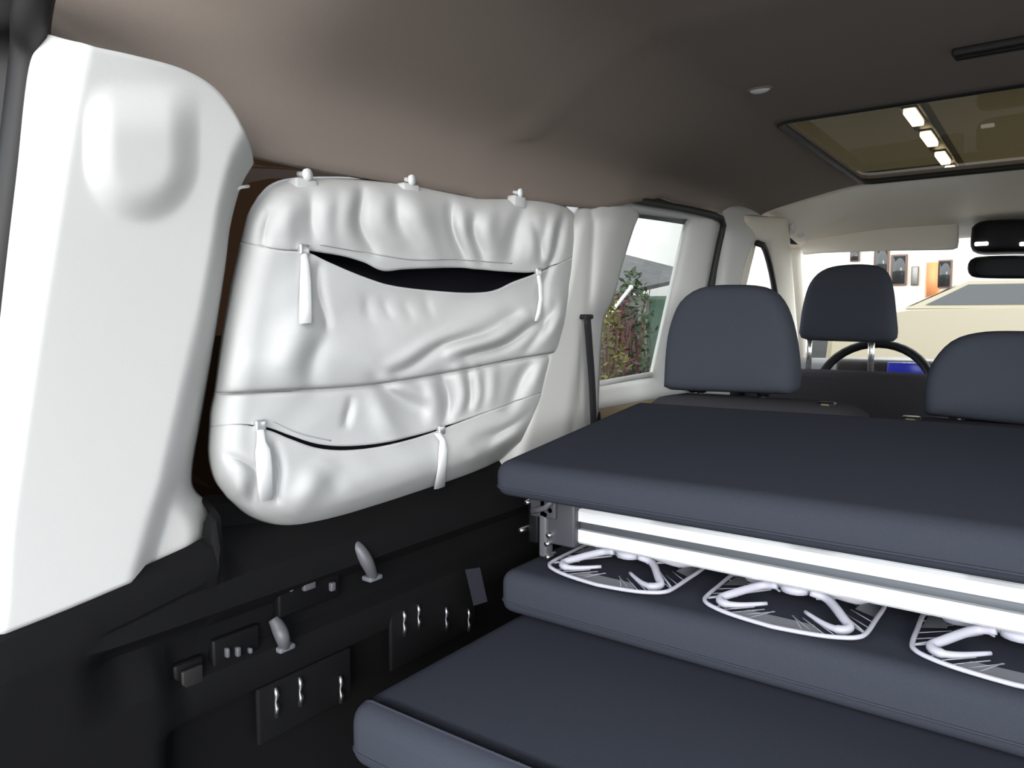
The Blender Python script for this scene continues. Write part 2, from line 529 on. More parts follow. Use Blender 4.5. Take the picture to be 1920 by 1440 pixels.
# ---- B pillar, front door window, A pillar
g = coons([(1352, 372), (1395, 384), (1440, 392)], [(1290, 745), (1330, 745), (1368, 745)], [(1352, 372), (1340, 540), (1290, 745)], [(1440, 392), (1402, 480), (1385, 560), (1368, 745)], 14, 24)
pts = [[onX(*g[j, i], -0.690 + 0.022 * math.sin(math.pi * i / 13) - 0.05 * max(0, 1 - j / 4), DL) for i in range(14)] for j in range(24)]
o = grid('trim_6', pts, M['pillar'], solid=0.006, off=1)
tag(o, 'light grey pillar trim ahead of the sliding door', 'pillar trim', kind='structure')
fd = empty('door_2', onX(1430, 800, -0.72, DL) * np.array([1, 1, 0]) + np.array([0, 0, 0.05]), 'front door with a narrow slice of window showing', 'door', kind='structure')
inner = [(1418, 458), (1434, 462), (1462, 700), (1360, 700)]
outer = [(1395, 402), (1478, 408), (1505, 745), (1330, 745)]
ring_panel('window_surround', outer, inner, M['beige'], -0.708, -0.715, DL, parent=fd)
mesh('pane', [onX(x, y, -0.72, DL) for x, y in ((1405, 445), (1445, 450), (1470, 710), (1340, 710))], [(0, 1, 2, 3)], M['glass'], fd, False)
tube('seal', [onX(x, y, -0.700, DL) for x, y in resample([(1420, 456), (1432, 462), (1444, 500), (1455, 560), (1464, 640), (1468, 700)], 24)], 0.0085, M['rubber'], fd)
pts = [[onX(x, y, -0.70, DL) for x in np.linspace(1300, 1500, 6)] for y in np.linspace(700, 1000, 6)]
grid('lower_lining', pts, M['dash'], fd, solid=0.01)
path = [(-0.735, 2.56, 1.055), (-0.755, 2.66, 1.005), (-0.775, 2.78, 0.90), (-0.80, 2.92, 0.78), (-0.83, 3.06, 0.66), (-0.85, 3.12, 0.58)]
bm = bmesh.new()
tube_bm(bm, catmull(path, 6), 0.038, 14)
for v in bm.verts: pass
o = from_bm('trim_7', bm, M['beige'])
tag(o, 'beige pillar trim at the edge of the windscreen', 'pillar trim', kind='structure')
o = tube('trim_8', catmull([(-x - 0.10, y, z) for x, y, z in path], 6), 0.038, M['beige'], seg=14)
tag(o, 'beige windscreen pillar trim on the passenger side', 'pillar trim', kind='structure')
# closing panel between front door and windscreen pillar
pts = [[(-0.80 + 0.2 * (z - 0.8) * -1 - 0.0, y, z) for y in (2.62, 3.1)] for z in (0.0, 0.62)]

# ---- windscreen and front bulkhead
ws = [[(x, y, z) for x in np.linspace(-0.86, 0.76, 12)] for y, z in ((2.60, 1.055), (2.85, 0.88), (3.14, 0.64))]
o = grid('window_2', ws, M['glass'])
tag(o, 'wide clear windscreen ahead of the steering wheel', 'windscreen', kind='structure')
o = box('wall_front', (-0.86, 3.12, -0.05), (0.76, 3.16, 0.63), M['dash'], bevel=0.004)
tag(o, 'black bulkhead below the windscreen', 'wall', kind='structure')

bm = bmesh.new()
bp_ = [(3.18, 0.60), (3.30, 0.615), (3.55, 0.58), (3.80, 0.50), (3.95, 0.38), (3.98, 0.05)]
R_ = [[bm.verts.new((x, y, z - 0.03 * (abs(x + 0.05) / 0.8) ** 3)) for y, z in bp_] for x in np.linspace(-0.85, 0.75, 17)]
for k in range(16):
    for a in range(len(bp_) - 1): bm.faces.new((R_[k][a], R_[k][a + 1], R_[k + 1][a + 1], R_[k + 1][a]))
o = from_bm('trim_11', bm, M['paint'])  # bonnet added to bounce light up to the roof header
tag(o, 'white engine bonnet ahead of the windscreen, added to bounce light', 'bonnet', kind='structure')
# ---- glass roof with seal
rz = 1.156
gp = empty('window_3', (CX, (GY0 + GY1) / 2, rz), 'dark tinted glass roof panel over the front seats', 'roof window', kind='structure')
mesh('pane', [(GX0 - 0.02, GY0 - 0.02, rz + 0.012), (GX1 + 0.02, GY0 - 0.02, rz + 0.012), (GX1 + 0.02, GY1 + 0.02, rz + 0.012), (GX0 - 0.02, GY1 + 0.02, rz + 0.012)], [(0, 1, 2, 3)], M['roofglass'], gp, False)
def rrect(x0, x1, y0, y1, r, n=6):
    out = []
    for cx, cy, a0 in ((x1 - r, y1 - r, 0), (x0 + r, y1 - r, 90), (x0 + r, y0 + r, 180), (x1 - r, y0 + r, 270)):
        for k in range(n + 1):
            a = math.radians(a0 + 90 * k / n)
            out.append((cx + r * math.cos(a), cy + r * math.sin(a)))
    return out
lp = rrect(GX0, GX1, GY0, GY1, 0.035)
bm = bmesh.new()
tube_bm(bm, [(x, y, 1.149) for x, y in lp], 0.007, 8, True)
from_bm('seal', bm, M['rubber'], gp)
# moulded collar filling the rounded corners
A = rrect(GX0 - 0.012, GX1 + 0.012, GY0 - 0.012, GY1 + 0.012, 0.02)
rows2 = [[(x, y, 1.1475) for x, y in A], [(x, y, 1.1455) for x, y in lp], [(x, y, 1.165) for x, y in lp]]
grid('collar', rows2, M['headliner'], gp, closed_u=True)

# ---- black lower side panel with its hollows and ledges
tl = [(-62, 1214), (0, 1187), (115, 1142), (230, 1094), (360, 1035), (397, 1014), (404, 968), (430, 958), (520, 952), (700, 925), (900, 868), (1010, 830), (1118, 796), (1180, 775)]
T = resample(tl, 120, False)
base = [onX(px, py, -0.616, LEAN) for px, py in T]
prof = [(0.0, -0.012), (0.006, 0.0), (0.03, 0.003), ('z', 0.545, 0.0), ('z', 0.522, 0.006), ('z', 0.512, -0.016), ('z', 0.50, -0.020), ('z', 0.46, -0.024), ('z', 0.45, -0.008), ('z', 0.435, -0.004), ('z', 0.42, -0.006), ('z', 0.41, -0.03), ('z', 0.30, -0.036), ('z', 0.15, -0.03), ('z', 0.0, -0.02)]
rows = []
for q in prof:
    r = []
    for k, p in enumerate(base):
        y = p[1]
        f = smoothstep(0.26, 0.31, y)          # the hollows start a little way in from the opening
        f2 = smoothstep(0.33, 0.37, y)
        if q[0] == 'z':
            z = min(q[1], p[2] - 0.035)
            dx = 0.004 + (q[2] - 0.004) * (f if q[1] > 0.47 else f2)
        else:
            z = p[2] - q[0]; dx = q[1]
        x = -0.616 + LEAN * min(0, (z - 0.8)) * 0.35 + dx - 0.018
        if q[0] != 'z' or q[1] > 0.5:
            x = max(x, p[0] - 0.004 + dx * 0.5)
        if q[0] != 'z':
            x -= 0.065 * smoothstep(0.395, 0.43, y)      # runs in behind the hanging bag
        r.append((x, y, z))
    rows.append(r)
o = grid('trim_9', rows, M['black'], solid=0.005, off=-1)
md = o.modifiers.new('soften', 'BEVEL'); md.width = 0.002; md.segments = 2; md.limit_method = 'ANGLE'
tag(o, 'black moulded side panel below the window bag', 'side panel', kind='structure')

# ================================================================== WINDOW BAG
BX = -0.655     # back plane of the bag at camera height
Ltl = [(486, 372), (468, 405), (455, 455)]
L2 = [(455, 455), (436, 540), (418, 640), (405, 736)]
L3 = [(405, 736), (398, 770), (396, 800)]
L4 = [(396, 800), (394, 850), (404, 895), (428, 930)]
Top = [(486, 372), (508, 350), (545, 338), (620, 335), (700, 338), (770, 344), (830, 357), (890, 368), (960, 370), (1015, 375), (1052, 384), (1076, 402)]
R1 = [(1076, 402), (1089, 435), (1091, 472)]
R2 = [(1091, 472), (1088, 530), (1074, 595), (1060, 656)]
R3 = [(1060, 656), (1056, 690), (1046, 724)]
R4 = [(1046, 724), (1020, 775), (984, 836)]
AU = [(455, 455), (520, 467), (560, 469), (582, 470), (640, 479), (680, 491), (716, 507), (760, 504), (840, 501), (900, 505), (960, 510), (1003, 509), (1050, 492), (1091, 472)]
AL = [(455, 455), (520, 468), (560, 471), (582, 475), (620, 493), (680, 518), (740, 536), (840, 547), (900, 548), (932, 542), (962, 528), (1003, 513), (1050, 493), (1091, 472)]
Bs = [(405, 736), (520, 729), (620, 725), (700, 718), (780, 706), (870, 690), (960, 672), (1060, 656)]
CU = [(396, 800), (450, 795), (500, 801), (540, 815), (590, 831), (640, 836), (700, 832), (760, 820), (815, 805), (900, 776), (980, 747), (1046, 724)]
CL = [(396, 800), (450, 796), (500, 806), (540, 822), (590, 839), (640, 844), (700, 839), (760, 826), (815, 809), (900, 777), (980, 748), (1046, 724)]
Bot = [(428, 930), (470, 966), (530, 984), (600, 977), (700, 948), (800, 915), (900, 879), (984, 836)]
outline = np.concatenate([resample(c, 60)[:-1] for c in (Top, R1, R2, R3, R4, Bot[::-1], L4[::-1], L3[::-1], L2[::-1], Ltl[::-1])])
OS, OE = outline, np.roll(outline, -1, 0)
OD = OE - OS; OL = (OD ** 2).sum(1) + 1e-9
def edge_dist(px, py):
    p = np.array([px, py])
    t = np.clip(((p - OS) * OD).sum(1) / OL, 0, 1)
    return float(np.sqrt((((OS + OD * t[:, None]) - p) ** 2).sum(1).min()))
folds = [
 # top panel
 (668, 350, 690, 470, 13, -0.008), (642, 355, 655, 455, 18, 0.004), (770, 372, 812, 470, 22, 0.009), (712, 365, 735, 440, 20, 0.004), (740, 372, 752, 420, 12, -0.004),
 (838, 388, 866, 484, 12, -0.008), (866, 400, 880, 480, 11, 0.005), (892, 408, 896, 482, 10, -0.006), (925, 392, 918, 470, 14, 0.006),
 (985, 388, 946, 478, 13, -0.009), (1016, 395, 990, 480, 14, 0.006), (1050, 385, 1018, 492, 10, 0.008), (1062, 398, 1026, 505, 9, -0.009), (1004, 420, 1012, 500, 8, -0.006),
 (577, 365, 587, 440, 12, -0.004), (545, 372, 535, 440, 20, 0.005), (605, 370, 620, 450, 18, 0.005),
 (500, 385, 468, 450, 16, 0.004), (512, 400, 486, 460, 7, -0.004),
 # upper pocket
 (592, 500, 606, 612, 9, -0.007), (1004, 606, 876, 674, 9, -0.010), (985, 590, 850, 668, 12, 0.007), (965, 590, 745, 690, 13, -0.008), (930, 600, 740, 676, 16, 0.006), (1040, 575, 985, 650, 10, -0.006), (1060, 560, 1020, 640, 12, 0.006),
 (560, 560, 540, 690, 38, 0.008), (600, 640, 580, 715, 20, -0.005), (690, 560, 690, 600, 10, -0.0017), (725, 560, 728, 592, 8, -0.0017), (762, 560, 764, 596, 9, -0.0017), (800, 556, 800, 590, 9, -0.0017),
 (1028, 500, 1012, 620, 8, -0.006), (1075, 520, 1050, 640, 12, -0.005),
 # lower panel
 (831, 708, 833, 792, 10, -0.010), (805, 720, 806, 790, 13, 0.006), (862, 700, 856, 770, 12, 0.008), (880, 700, 872, 765, 8, -0.006), (893, 698, 884, 760, 10, 0.007), (925, 690, 912, 750, 11, 0.005),
 (995, 684, 950, 756, 13, -0.010), (1025, 680, 1000, 730, 12, 0.006), (649, 752, 651, 802, 8, -0.006), (702, 716, 800, 782, 16, -0.007), (722, 708, 790, 745, 12, 0.004), (700, 750, 742, 805, 18, 0.006),
 (1042, 665, 1020, 740, 10, -0.005),
 # lower pocket
 (512, 830, 524, 925, 8, -0.008), (600, 880, 560, 950, 24, 0.006), (640, 930, 600, 900, 16, -0.004), (470, 880, 485, 950, 14, -0.005), (430, 860, 470, 880, 8, -0.006), (440, 890, 455, 950, 16, 0.007),
 (900, 830, 960, 800, 12, -0.006), (880, 860, 970, 800, 10, 0.005), (985, 770, 900, 850, 9, -0.005),
]
def bag_b(px, py, FK=1.35):
    d = edge_dist(px, py)
    e = min(1.0, d / 62.0)
    b = -0.018 + 0.050 * math.sqrt(max(0.0, 1 - (1 - e) ** 2))
    k = smoothstep(0, 30, d)
    ys_ = float(np.interp(px, [q[0] for q in Bs], [q[1] for q in Bs]))   # seam between upper and lower part
    yz = float(np.interp(px, [q[0] for q in CU], [q[1] for q in CU]))
    dy = py - ys_
    up_ = 0.016 * math.exp(-((dy + 45) / 70.0) ** 2) if dy < 0 else 0.006 * math.exp(-(dy / 14.0) ** 2) * 0
    lo_ = 0.012 * math.exp(-((py - yz - 70) / 60.0) ** 2)
    b += k * (up_ + lo_)
    b -= k * 0.006 * math.exp(-((dy - 3) / 5.0) ** 2)
    wx_ = px + 5.0 * math.sin(py / 21.0 + 0.4) + 3.0 * math.sin(px / 37.0 + py / 29.0)
    wy_ = py + 5.0 * math.sin(px / 33.0 + 1.1) + 3.0 * math.sin(py / 19.0 - px / 41.0)
    for fo in folds:
        b += k * FK * seg_gauss(wx_, wy_, *fo)
    b += k * 0.0010 * math.sin(px / 26.0 + 1.3 * math.sin(py / 31.0)) * math.sin(py / 34.0 + 1.1 * math.sin(px / 45.0))
    return b
bag = empty('window_bag', onX(700, 985, -0.65, LEAN), 'light grey cloth organiser bag with zip pockets hung in the window niche', 'bag')
def patch(name, top, bot, left, right, ni, nj, edge_top=0.0, edge_bot=0.0):
    g = coons(top, bot, left, right, ni, nj)
    pts = []
    for j in range(nj):
        t = j / (nj - 1)
        r = []
        for i in range(ni):
            px, py = g[j, i]
            s = i / (ni - 1)
            k = math.sin(math.pi * min(1, max(0, (s - 0.04) / 0.92))) ** 0.5
            b = bag_b(px, py) + k * (edge_top * math.exp(-t * nj / 5.0) + edge_bot * math.exp(-(1 - t) * nj / 5.0))
            r.append(onX(px, py, BX + b, LEAN))
        pts.append(r)
    o = grid(name, pts, M['bag'], bag, solid=0.0022, off=-1)
    return o
patch('upper_panel', Top, AU, Ltl, R1, 130, 32, 0, -0.003)
patch('upper_pocket', AL, Bs, L2, R2, 130, 48, 0.005, 0)
patch('lower_panel', Bs, CU, L3, R3, 130, 24, 0, -0.002)
patch('lower_pocket', CL, Bot, L4, R4, 130, 36, 0.002, 0)
# gusset running back to the glass
def off_px(p, k):
    c = np.array([745, 650.0]); return p + (c - p) * k
gs = []
for b, k in ((-0.0185, 0.0), (-0.030, -0.004), (-0.045, 0.0), (-0.062, 0.02)):
    r = []
    for p in outline[::4]:
        q = off_px(p, k)
        r.append(onX(q[0], q[1], BX + b, LEAN))
    gs.append(r)
grid('gusset', gs, M['bag'], bag, closed_u=True)
# back panel
c0 = onX(745, 650, BX - 0.062, LEAN)
loop = gs[-1]
mesh('back_panel', [c0] + loop, [(0, 1 + k, 1 + (k + 1) % len(loop)) for k in range(len(loop))], M['bag'], bag)
# black lining behind the open zips
lin = []
for a in (0.0, 0.5, 1.0):
    A = resample(AU, 60); B = resample(AL, 60)
    r = []
    for u, l in zip(A, B):
        q = u + (l - u) * (a * 1.6 - 0.3) + np.array([0, (a - 0.5) * 10])
        dpt = 0.028 * math.sin(math.pi * a) + 0.004
        r.append(onX(q[0], q[1], BX + bag_b(*((u + l) / 2)) - dpt - 0.004, LEAN))
    lin.append(r[8:54])
grid('lining', lin, M['lining'], bag)
lin = []
A = resample(CU, 60); B = resample(CL, 60)
for a in (-6, 0, 6):
    r = []
    for u, l in zip(A, B):
        q = (u + l) / 2 + np.array([0, a])
        r.append(onX(q[0], q[1], BX + bag_b(*((u + l) / 2)) - 0.006, LEAN))
    lin.append(r[6:40])
grid('lining', lin, M['lining'], bag)
# stitched seam lines
def seam(pts, r=0.0009, n=60, db=0.0012, m='stitch', name='stitching'):
    P = [onX(x, y, BX + bag_b(x, y) + db, LEAN) for x, y in resample(pts, n)]
    return tube(name, P, r, M[m], bag, seg=5)
seam([(598, 486), (640, 512), (690, 534), (750, 553), (840, 562), (905, 561), (950, 550), (992, 530)])
seam([(607, 552), (650, 573), (690, 588)], n=20)
seam([(600, 458), (690, 474), (770, 486), (850, 486), (960, 494)])
seam([(500, 392), (470, 425), (460, 480), (448, 540), (438, 590)], n=40)
seam([(462, 463), (505, 478), (560, 494)], n=20)
seam([(505, 812), (560, 839), (610, 852), (660, 856)], n=30)
seam([(535, 860), (570, 876), (615, 890)], n=20)
seam([(510, 790), (560, 812), (620, 826)], n=30)
seam([(410, 737), (520, 731), (620, 727), (700, 720), (780, 708), (870, 692), (960, 674), (1056, 658)], 0.0015, 80, 0.0)
seam([(1086, 480), (1075, 520), (1062, 560)], n=20)
# pull tapes with their sliders
def pull(pts, wpx, slider):
    P = [onX(x, y, BX + bag_b(x, y) + 0.007 + 0.004 * k / (len(pts) - 1), LEAN) for k, (x, y) in enumerate(pts)]
    n = len(P)
    rows = []
    ws_ = wpx if isinstance(wpx, (list, tuple)) else [wpx] * n
    side = np.array([0.0, 1.0, 0.05])
    P = [np.array(v) for v in P]
    for k in range(n):
        d = float((P[k] - CAM) @ fw)
        hw = ws_[k] * d / F / 2 / 0.62
        th = hw * 0.22 + 0.0012
        ring = []
        for a in range(12):
            c, s_ = math.cos(2 * math.pi * a / 12), math.sin(2 * math.pi * a / 12)
            ring.append(P[k] + side * hw * math.copysign(abs(c) ** 0.6, c) + np.array([1, 0, 0]) * th * s_)
        rows.append(ring)
    bm = bmesh.new()
    R_ = [[bm.verts.new(v) for v in r] for r in rows]
    for k in range(n - 1):
        for a in range(12): bm.faces.new((R_[k][a], R_[k][(a + 1) % 12], R_[k + 1][(a + 1) % 12], R_[k + 1][a]))
    bm.faces.new(R_[0][::-1]); bm.faces.new(R_[-1])
    t = from_bm('pull_tape', bm, M['tape'], bag)
    x, y = slider
    c = onX(x, y, BX + bag_b(x, y) + 0.004, LEAN)
    box('slider', c + np.array([-0.003, -0.006, -0.006]), c + np.array([0.004, 0.006, 0.006]), M['zip'], t, 0.002, 2)
pull([(570, 476), (572, 500), (573, 530), (573, 570), (573, 606)], [8, 12, 15, 17, 18], (568, 468))
pull([(1010, 516), (1013, 535), (1014, 560), (1010, 585), (1006, 602)], [7, 7, 7, 7, 8], (1008, 510))
pull([(488, 806), (490, 830), (493, 845), (496, 880), (499, 938)], [9, 12, 20, 21, 19], (486, 798))
pull([(820, 812), (830, 826), (831, 845), (829, 875), (824, 914)], [10, 9, 14, 14, 18], (826, 806))
# button fasteners under the headliner
for x, y in ((572, 328), (768, 338), (972, 362)):
    c = onX(x, y, BX + 0.012, LEAN)
    bm = bmesh.new()
    tube_bm(bm, [c + np.array([-0.010, 0, 0.002]), c, c + np.array([0.003, 0, 0])], 0.003, 10)
    tube_bm(bm, [c + np.array([0.002, 0, 0.0]), c + np.array([0.005, 0, 0.0])], 0.0060, 14)
    f = from_bm('button_fastener', bm, M['tape'], bag)
    box('loop', c + np.array([-0.012, -0.014, -0.020]), c + np.array([0.004, 0.014, -0.004]), M['bag'], f, 0.003, 2)
c = [onX(438, 358, -0.645, LEAN), onX(452, 351, -0.64, LEAN), onX(466, 349, -0.645, LEAN)]
tube('tie_cord', c, 0.0016, M['tape'], bag, seg=6)

# ================================================================== MATTRESSES AND BED FRAME
def cushion(name, x0, x1, y0, y1, z0, z1, label, cat, bev=0.022, dzback=0.0, group=None, crown=0.004):
    """boxed mattress section: rounded edges, slight crown, optional rise towards the back"""
    bm = bmesh.new()
    nx, ny = 36, 18
    def prof_pt(u, v, top):
        return None
    box_bm(bm, (x0, y0, z0), (x1, y1, z1), 0)
    bmesh.ops.subdivide_edges(bm, edges=[e for e in bm.edges if abs(e.verts[0].co.x - e.verts[1].co.x) > 1e-5], cuts=nx, use_grid_fill=True)
    bmesh.ops.subdivide_edges(bm, edges=[e for e in bm.edges if abs(e.verts[0].co.y - e.verts[1].co.y) > 1e-5], cuts=ny, use_grid_fill=True)
    bmesh.ops.recalc_face_normals(bm, faces=bm.faces)
    es = [e for e in bm.edges if len(e.link_faces) == 2 and e.link_faces[0].normal.angle(e.link_faces[1].normal) > 1]
    bmesh.ops.bevel(bm, geom=es, offset=bev, segments=5, affect='EDGES', profile=0.55)
    for v in bm.verts:
        u = (v.co.x - x0) / (x1 - x0); w_ = (v.co.y - y0) / (y1 - y0); h = (v.co.z - z0) / (z1 - z0)
        v.co.z += h * crown * math.sin(math.pi * min(1, max(0, u))) * math.sin(math.pi * min(1, max(0, w_)))
        v.co.y -= 0.004 * math.sin(math.pi * h) * (1 - w_) 
        v.co.z += dzback * w_ + 0.0012 * math.sin(9 * v.co.x + 3) * h
    root = empty(name, ((x0 + x1) / 2, (y0 + y1) / 2, z0), label, cat, group)
    cov = from_bm('cover', bm, M['mattress'], root)
    lp = [(x, y, z0 + 0.30 * (z1 - z0)) for x, y in rrect(x0 - 0.0006, x1 + 0.0006, y0 - 0.0036, y1 + 0.0006, bev)]
    lp = [(x, y, z + dzback * (y - y0) / (y1 - y0)) for x, y, z in lp]
    bm = bmesh.new(); tube_bm(bm, lp, 0.0014, 6, True)
    from_bm('piping', bm, M['mattress'], root)
    return root
cushion('bed_mattress', -0.555, 0.495, 0.480, 0.80, 0.352, 0.420, 'thick charcoal mattress section lying lowest beside the black side panel', 'mattress', 0.020)
cushion('bed_mattress', -0.562, 0.495, 0.742, 1.115, 0.425, 0.482, 'charcoal mattress section sandwiched under the white spring plates', 'mattress', 0.016, crown=0.0)
cushion('bed_mattress', -0.560, 0.495, 0.728, 1.118, 0.579, 0.625, 'top charcoal mattress section above the aluminium bed rails', 'mattress', 0.017, dzback=0.043, crown=0.003)

# base board under the lowest section
bb = empty('sleeping_platform', (-0.05, 0.80, 0.0), 'black bed base board carrying the lowest mattress', 'bed base')
box('board', (-0.545, 0.50, 0.325), (0.485, 1.11, 0.350), M['black2'], bb, 0.004)
for x in (-0.50, 0.40):
    for y in (0.56, 1.05):
        box('leg', (x - 0.02, y - 0.02, 0.0), (x + 0.02, y + 0.02, 0.326), M['black2'], bb, 0.003)
box('support', (-0.56, 0.805, 0.351), (0.49, 1.10, 0.424), M['black2'], bb, 0.004)

# aluminium frame
fr = empty('folding_bed_rack', (-0.05, 0.95, 0.49), 'aluminium folding bed frame with white spring plates', 'bed frame')
def rail(y0, y1, x0=-0.515, x1=0.475):
    # profile (y, z) of the extrusion: two flanges and a recessed groove between them
    pr = [(y0, 0.513), (y0 + .003, 0.510), (y1, 0.510), (y1, 0.559), (y0 + .010, 0.559), (y0 + .0095, 0.556), (y0 + .003, 0.556), (y0, 0.553), (y0, 0.540), (y0 + .008, 0.540), (y0 + .008, 0.529), (y0, 0.529)]
    pts = [[(x, y, z + 0.000 * 0) for y, z in pr] for x in (x0, x1)]
    bm = bmesh.new()
    R_ = [[bm.verts.new(p) for p in r] for r in pts]
    n = len(pr)
    for a in range(n): bm.faces.new((R_[0][a], R_[0][(a + 1) % n], R_[1][(a + 1) % n], R_[1][a]))
    bm.faces.new(R_[0]); bm.faces.new(R_[1][::-1])
    return from_bm('rail', bm, M['alu'], fr, False)
r1 = rail(0.815, 0.85)
box('groove_insert', (-0.512, 0.8215, 0.5292), (0.473, 0.8235, 0.5398), M['alu_groove'], r1, 0)
rail(1.06, 1.09)
# serrated lip on top of the front rail: separate clip strips
for k in range(4):
    x = -0.51 + 0.165 * k
    box('clip_strip', (x, 0.812, 0.5605), (x + 0.12, 0.825, 0.5625), M['alu'], fr, 0.0006, 1)
# joint brackets at the end of the frame
def bracket(x, s):
    br = box('end_bracket', (x - 0.012, 0.806, 0.505), (x + 0.030, 0.86, 0.566), M['bracket'], fr, 0.004)
    box('hinge_arm', (x - 0.022, 0.80, 0.487), (x - 0.010, 0.818, 0.568), M['greyplast'], br, 0.003)
    box('hinge_arm', (x - 0.046, 0.81, 0.500), (x - 0.030, 0.85, 0.566), M['black2'], br, 0.003)
    box('hinge_arm', (x - 0.036, 0.80, 0.540), (x + 0.004, 0.812, 0.572), M['bracket'], br, 0.003)
    for dx, dz in ((0.0, 0.545), (0.008, 0.552), (0.005, 0.518), (0.002, 0.506), (0.003, 0.488), (-0.040, 0.517), (-0.030, 0.557)):
        c = (x + dx - 0.012, 0.800, dz)
        bm = bmesh.new(); tube_bm(bm, [c, (c[0], c[1] + 0.02, c[2])], 0.0035, 8)
        from_bm('screw', bm, M['steel'], br)
    tube('lever', [(x - 0.030, 0.797, 0.548), (x - 0.008, 0.795, 0.556), (x + 0.006, 0.797, 0.572)], 0.004, M['greyplast'], br, 8)
bracket(-0.520, 1)
bracket(0.475, -1)

# white plastic spring plates: flat net tray with a raised X on top
def mirror_x(pts): return [(-x, y) for x, y in pts]
def make_spring():
    root = bpy.data.objects.new('spring_plate', None)
    COL.objects.link(root)
    root.empty_display_size = 0.03
    root.parent = fr
    root.matrix_parent_inverse = Matrix.Translation(-Vector(fr.location))
    # outline seen from above, centre at the origin, near edge bowed
    half = [(0.0, -0.062), (0.045, -0.058), (0.066, -0.053), (0.078, -0.046), (0.083, -0.032), (0.084, 0.010), (0.084, 0.060), (0.074, 0.085), (0.05, 0.098), (0.0, 0.104)]
    loop = half + [(-x, y) for x, y in half[::-1][1:-1]]
    sm = catmull(loop + [loop[0]], 5)[:-1]
    bm = bmesh.new(); tube_bm(bm, [(p[0], p[1], 0.0025 + 0.004 * abs(p[0] / 0.084) ** 2) for p in sm], 0.0024, 7, True)
    me = bpy.data.meshes.new('rim'); bm.to_mesh(me); bm.free()
    rim = link('rim', me, M['spring']); rim.parent = root
    # net of thin ribs fanning towards the corners
    bm = bmesh.new()
    def inside(x): return -0.060 + 0.022 * (abs(x) / 0.084) ** 2
    for s in (-1, 1):
        for k in range(5):
            a = 0.028 + 0.011 * k
            tube_bm(bm, [(s * a, -0.056 + 0.012 * (a / 0.08) ** 2, 0.002), (s * (a - 0.030 if a > 0.03 else a * 0.3 + 0.002), -0.024, 0.004)], 0.0006, 4)
        for k in range(6):
            yy = -0.030 + 0.018 * k
            tube_bm(bm, [(s * 0.083, yy, 0.004), (s * 0.056, yy + 0.022, 0.005)], 0.0006, 4)
        tube_bm(bm, [(s * 0.082, -0.028, 0.004), (s * 0.030, 0.030, 0.008)], 0.0013, 5)
        tube_bm(bm, [(s * 0.070, 0.088, 0.004), (s * 0.020, 0.030, 0.008)], 0.0013, 5)
    me = bpy.data.meshes.new('net'); bm.to_mesh(me); bm.free()
    net = link('rib_net', me, M['spring']); net.parent = root
    # thin web sheet between the ribs near the front edge
    for wv in ([(-0.046, -0.054, 0.0026), (0.0, -0.0585, 0.0022), (0.046, -0.054, 0.0026), (0.034, -0.034, 0.0034), (-0.034, -0.034, 0.0034)],
               [(0.082, 0.020, 0.0046), (0.060, 0.030, 0.0060), (0.064, 0.070, 0.0060), (0.080, 0.060, 0.0046)],
               [(-0.082, 0.020, 0.0046), (-0.060, 0.030, 0.0060), (-0.064, 0.070, 0.0060), (-0.080, 0.060, 0.0046)]):
        web = mesh('web', wv, [tuple(range(len(wv)))], M['web'], None, False); web.parent = root
    # raised X of bent arms meeting in a hub below the rail
    for sx, sy in ((-1, -1), (1, -1), (-1, 1), (1, 1)):
        yb = -0.028 if sy < 0 else 0.070
        hub = (sx * 0.018, 0.020 + sy * 0.008, 0.021)
        path = catmull([hub, (sx * 0.036, 0.012 if sy < 0 else 0.034, 0.0165), (sx * 0.058, yb * 0.62, 0.011), (sx * 0.067, yb - 0.002, 0.0075), (sx * 0.060, yb - 0.011, 0.0062), (sx * 0.044, yb - 0.006, 0.0065), (sx * 0.020, yb + 0.012, 0.008)], 5)
        bm = bmesh.new(); tube_bm(bm, path, [0.0048] * 22 + [0.0036 - 0.0018 * q_ / (len(path) - 22) for q_ in range(len(path) - 22)], 8)
        me = bpy.data.meshes.new('arm'); bm.to_mesh(me); bm.free()
        a = link('arm', me, M['spring']); a.parent = root
    bm = bmesh.new()
    tube_bm(bm, [(-0.020, 0.020, 0.0215), (0.020, 0.020, 0.0215)], 0.0055, 10)
    tube_bm(bm, [(0, 0.020, 0.016), (0, 0.020, 0.0235)], 0.016, 16)
    me = bpy.data.meshes.new('hub'); bm.to_mesh(me); bm.free()
    h = link('hub', me, M['spring']); h.parent = root
    return root
proto = make_spring()
for row, yy in enumerate((0.818, 1.0)):
    for k in range(5):
        if row == 0 and k == 0: o = proto
        else:
            o = proto.copy(); COL.objects.link(o)
            for ch in [c for c in proto.children]:
                c2 = ch.copy(); COL.objects.link(c2); c2.parent = o
        o.location = (-0.428 + 0.2065 * k, yy, 0.4835)

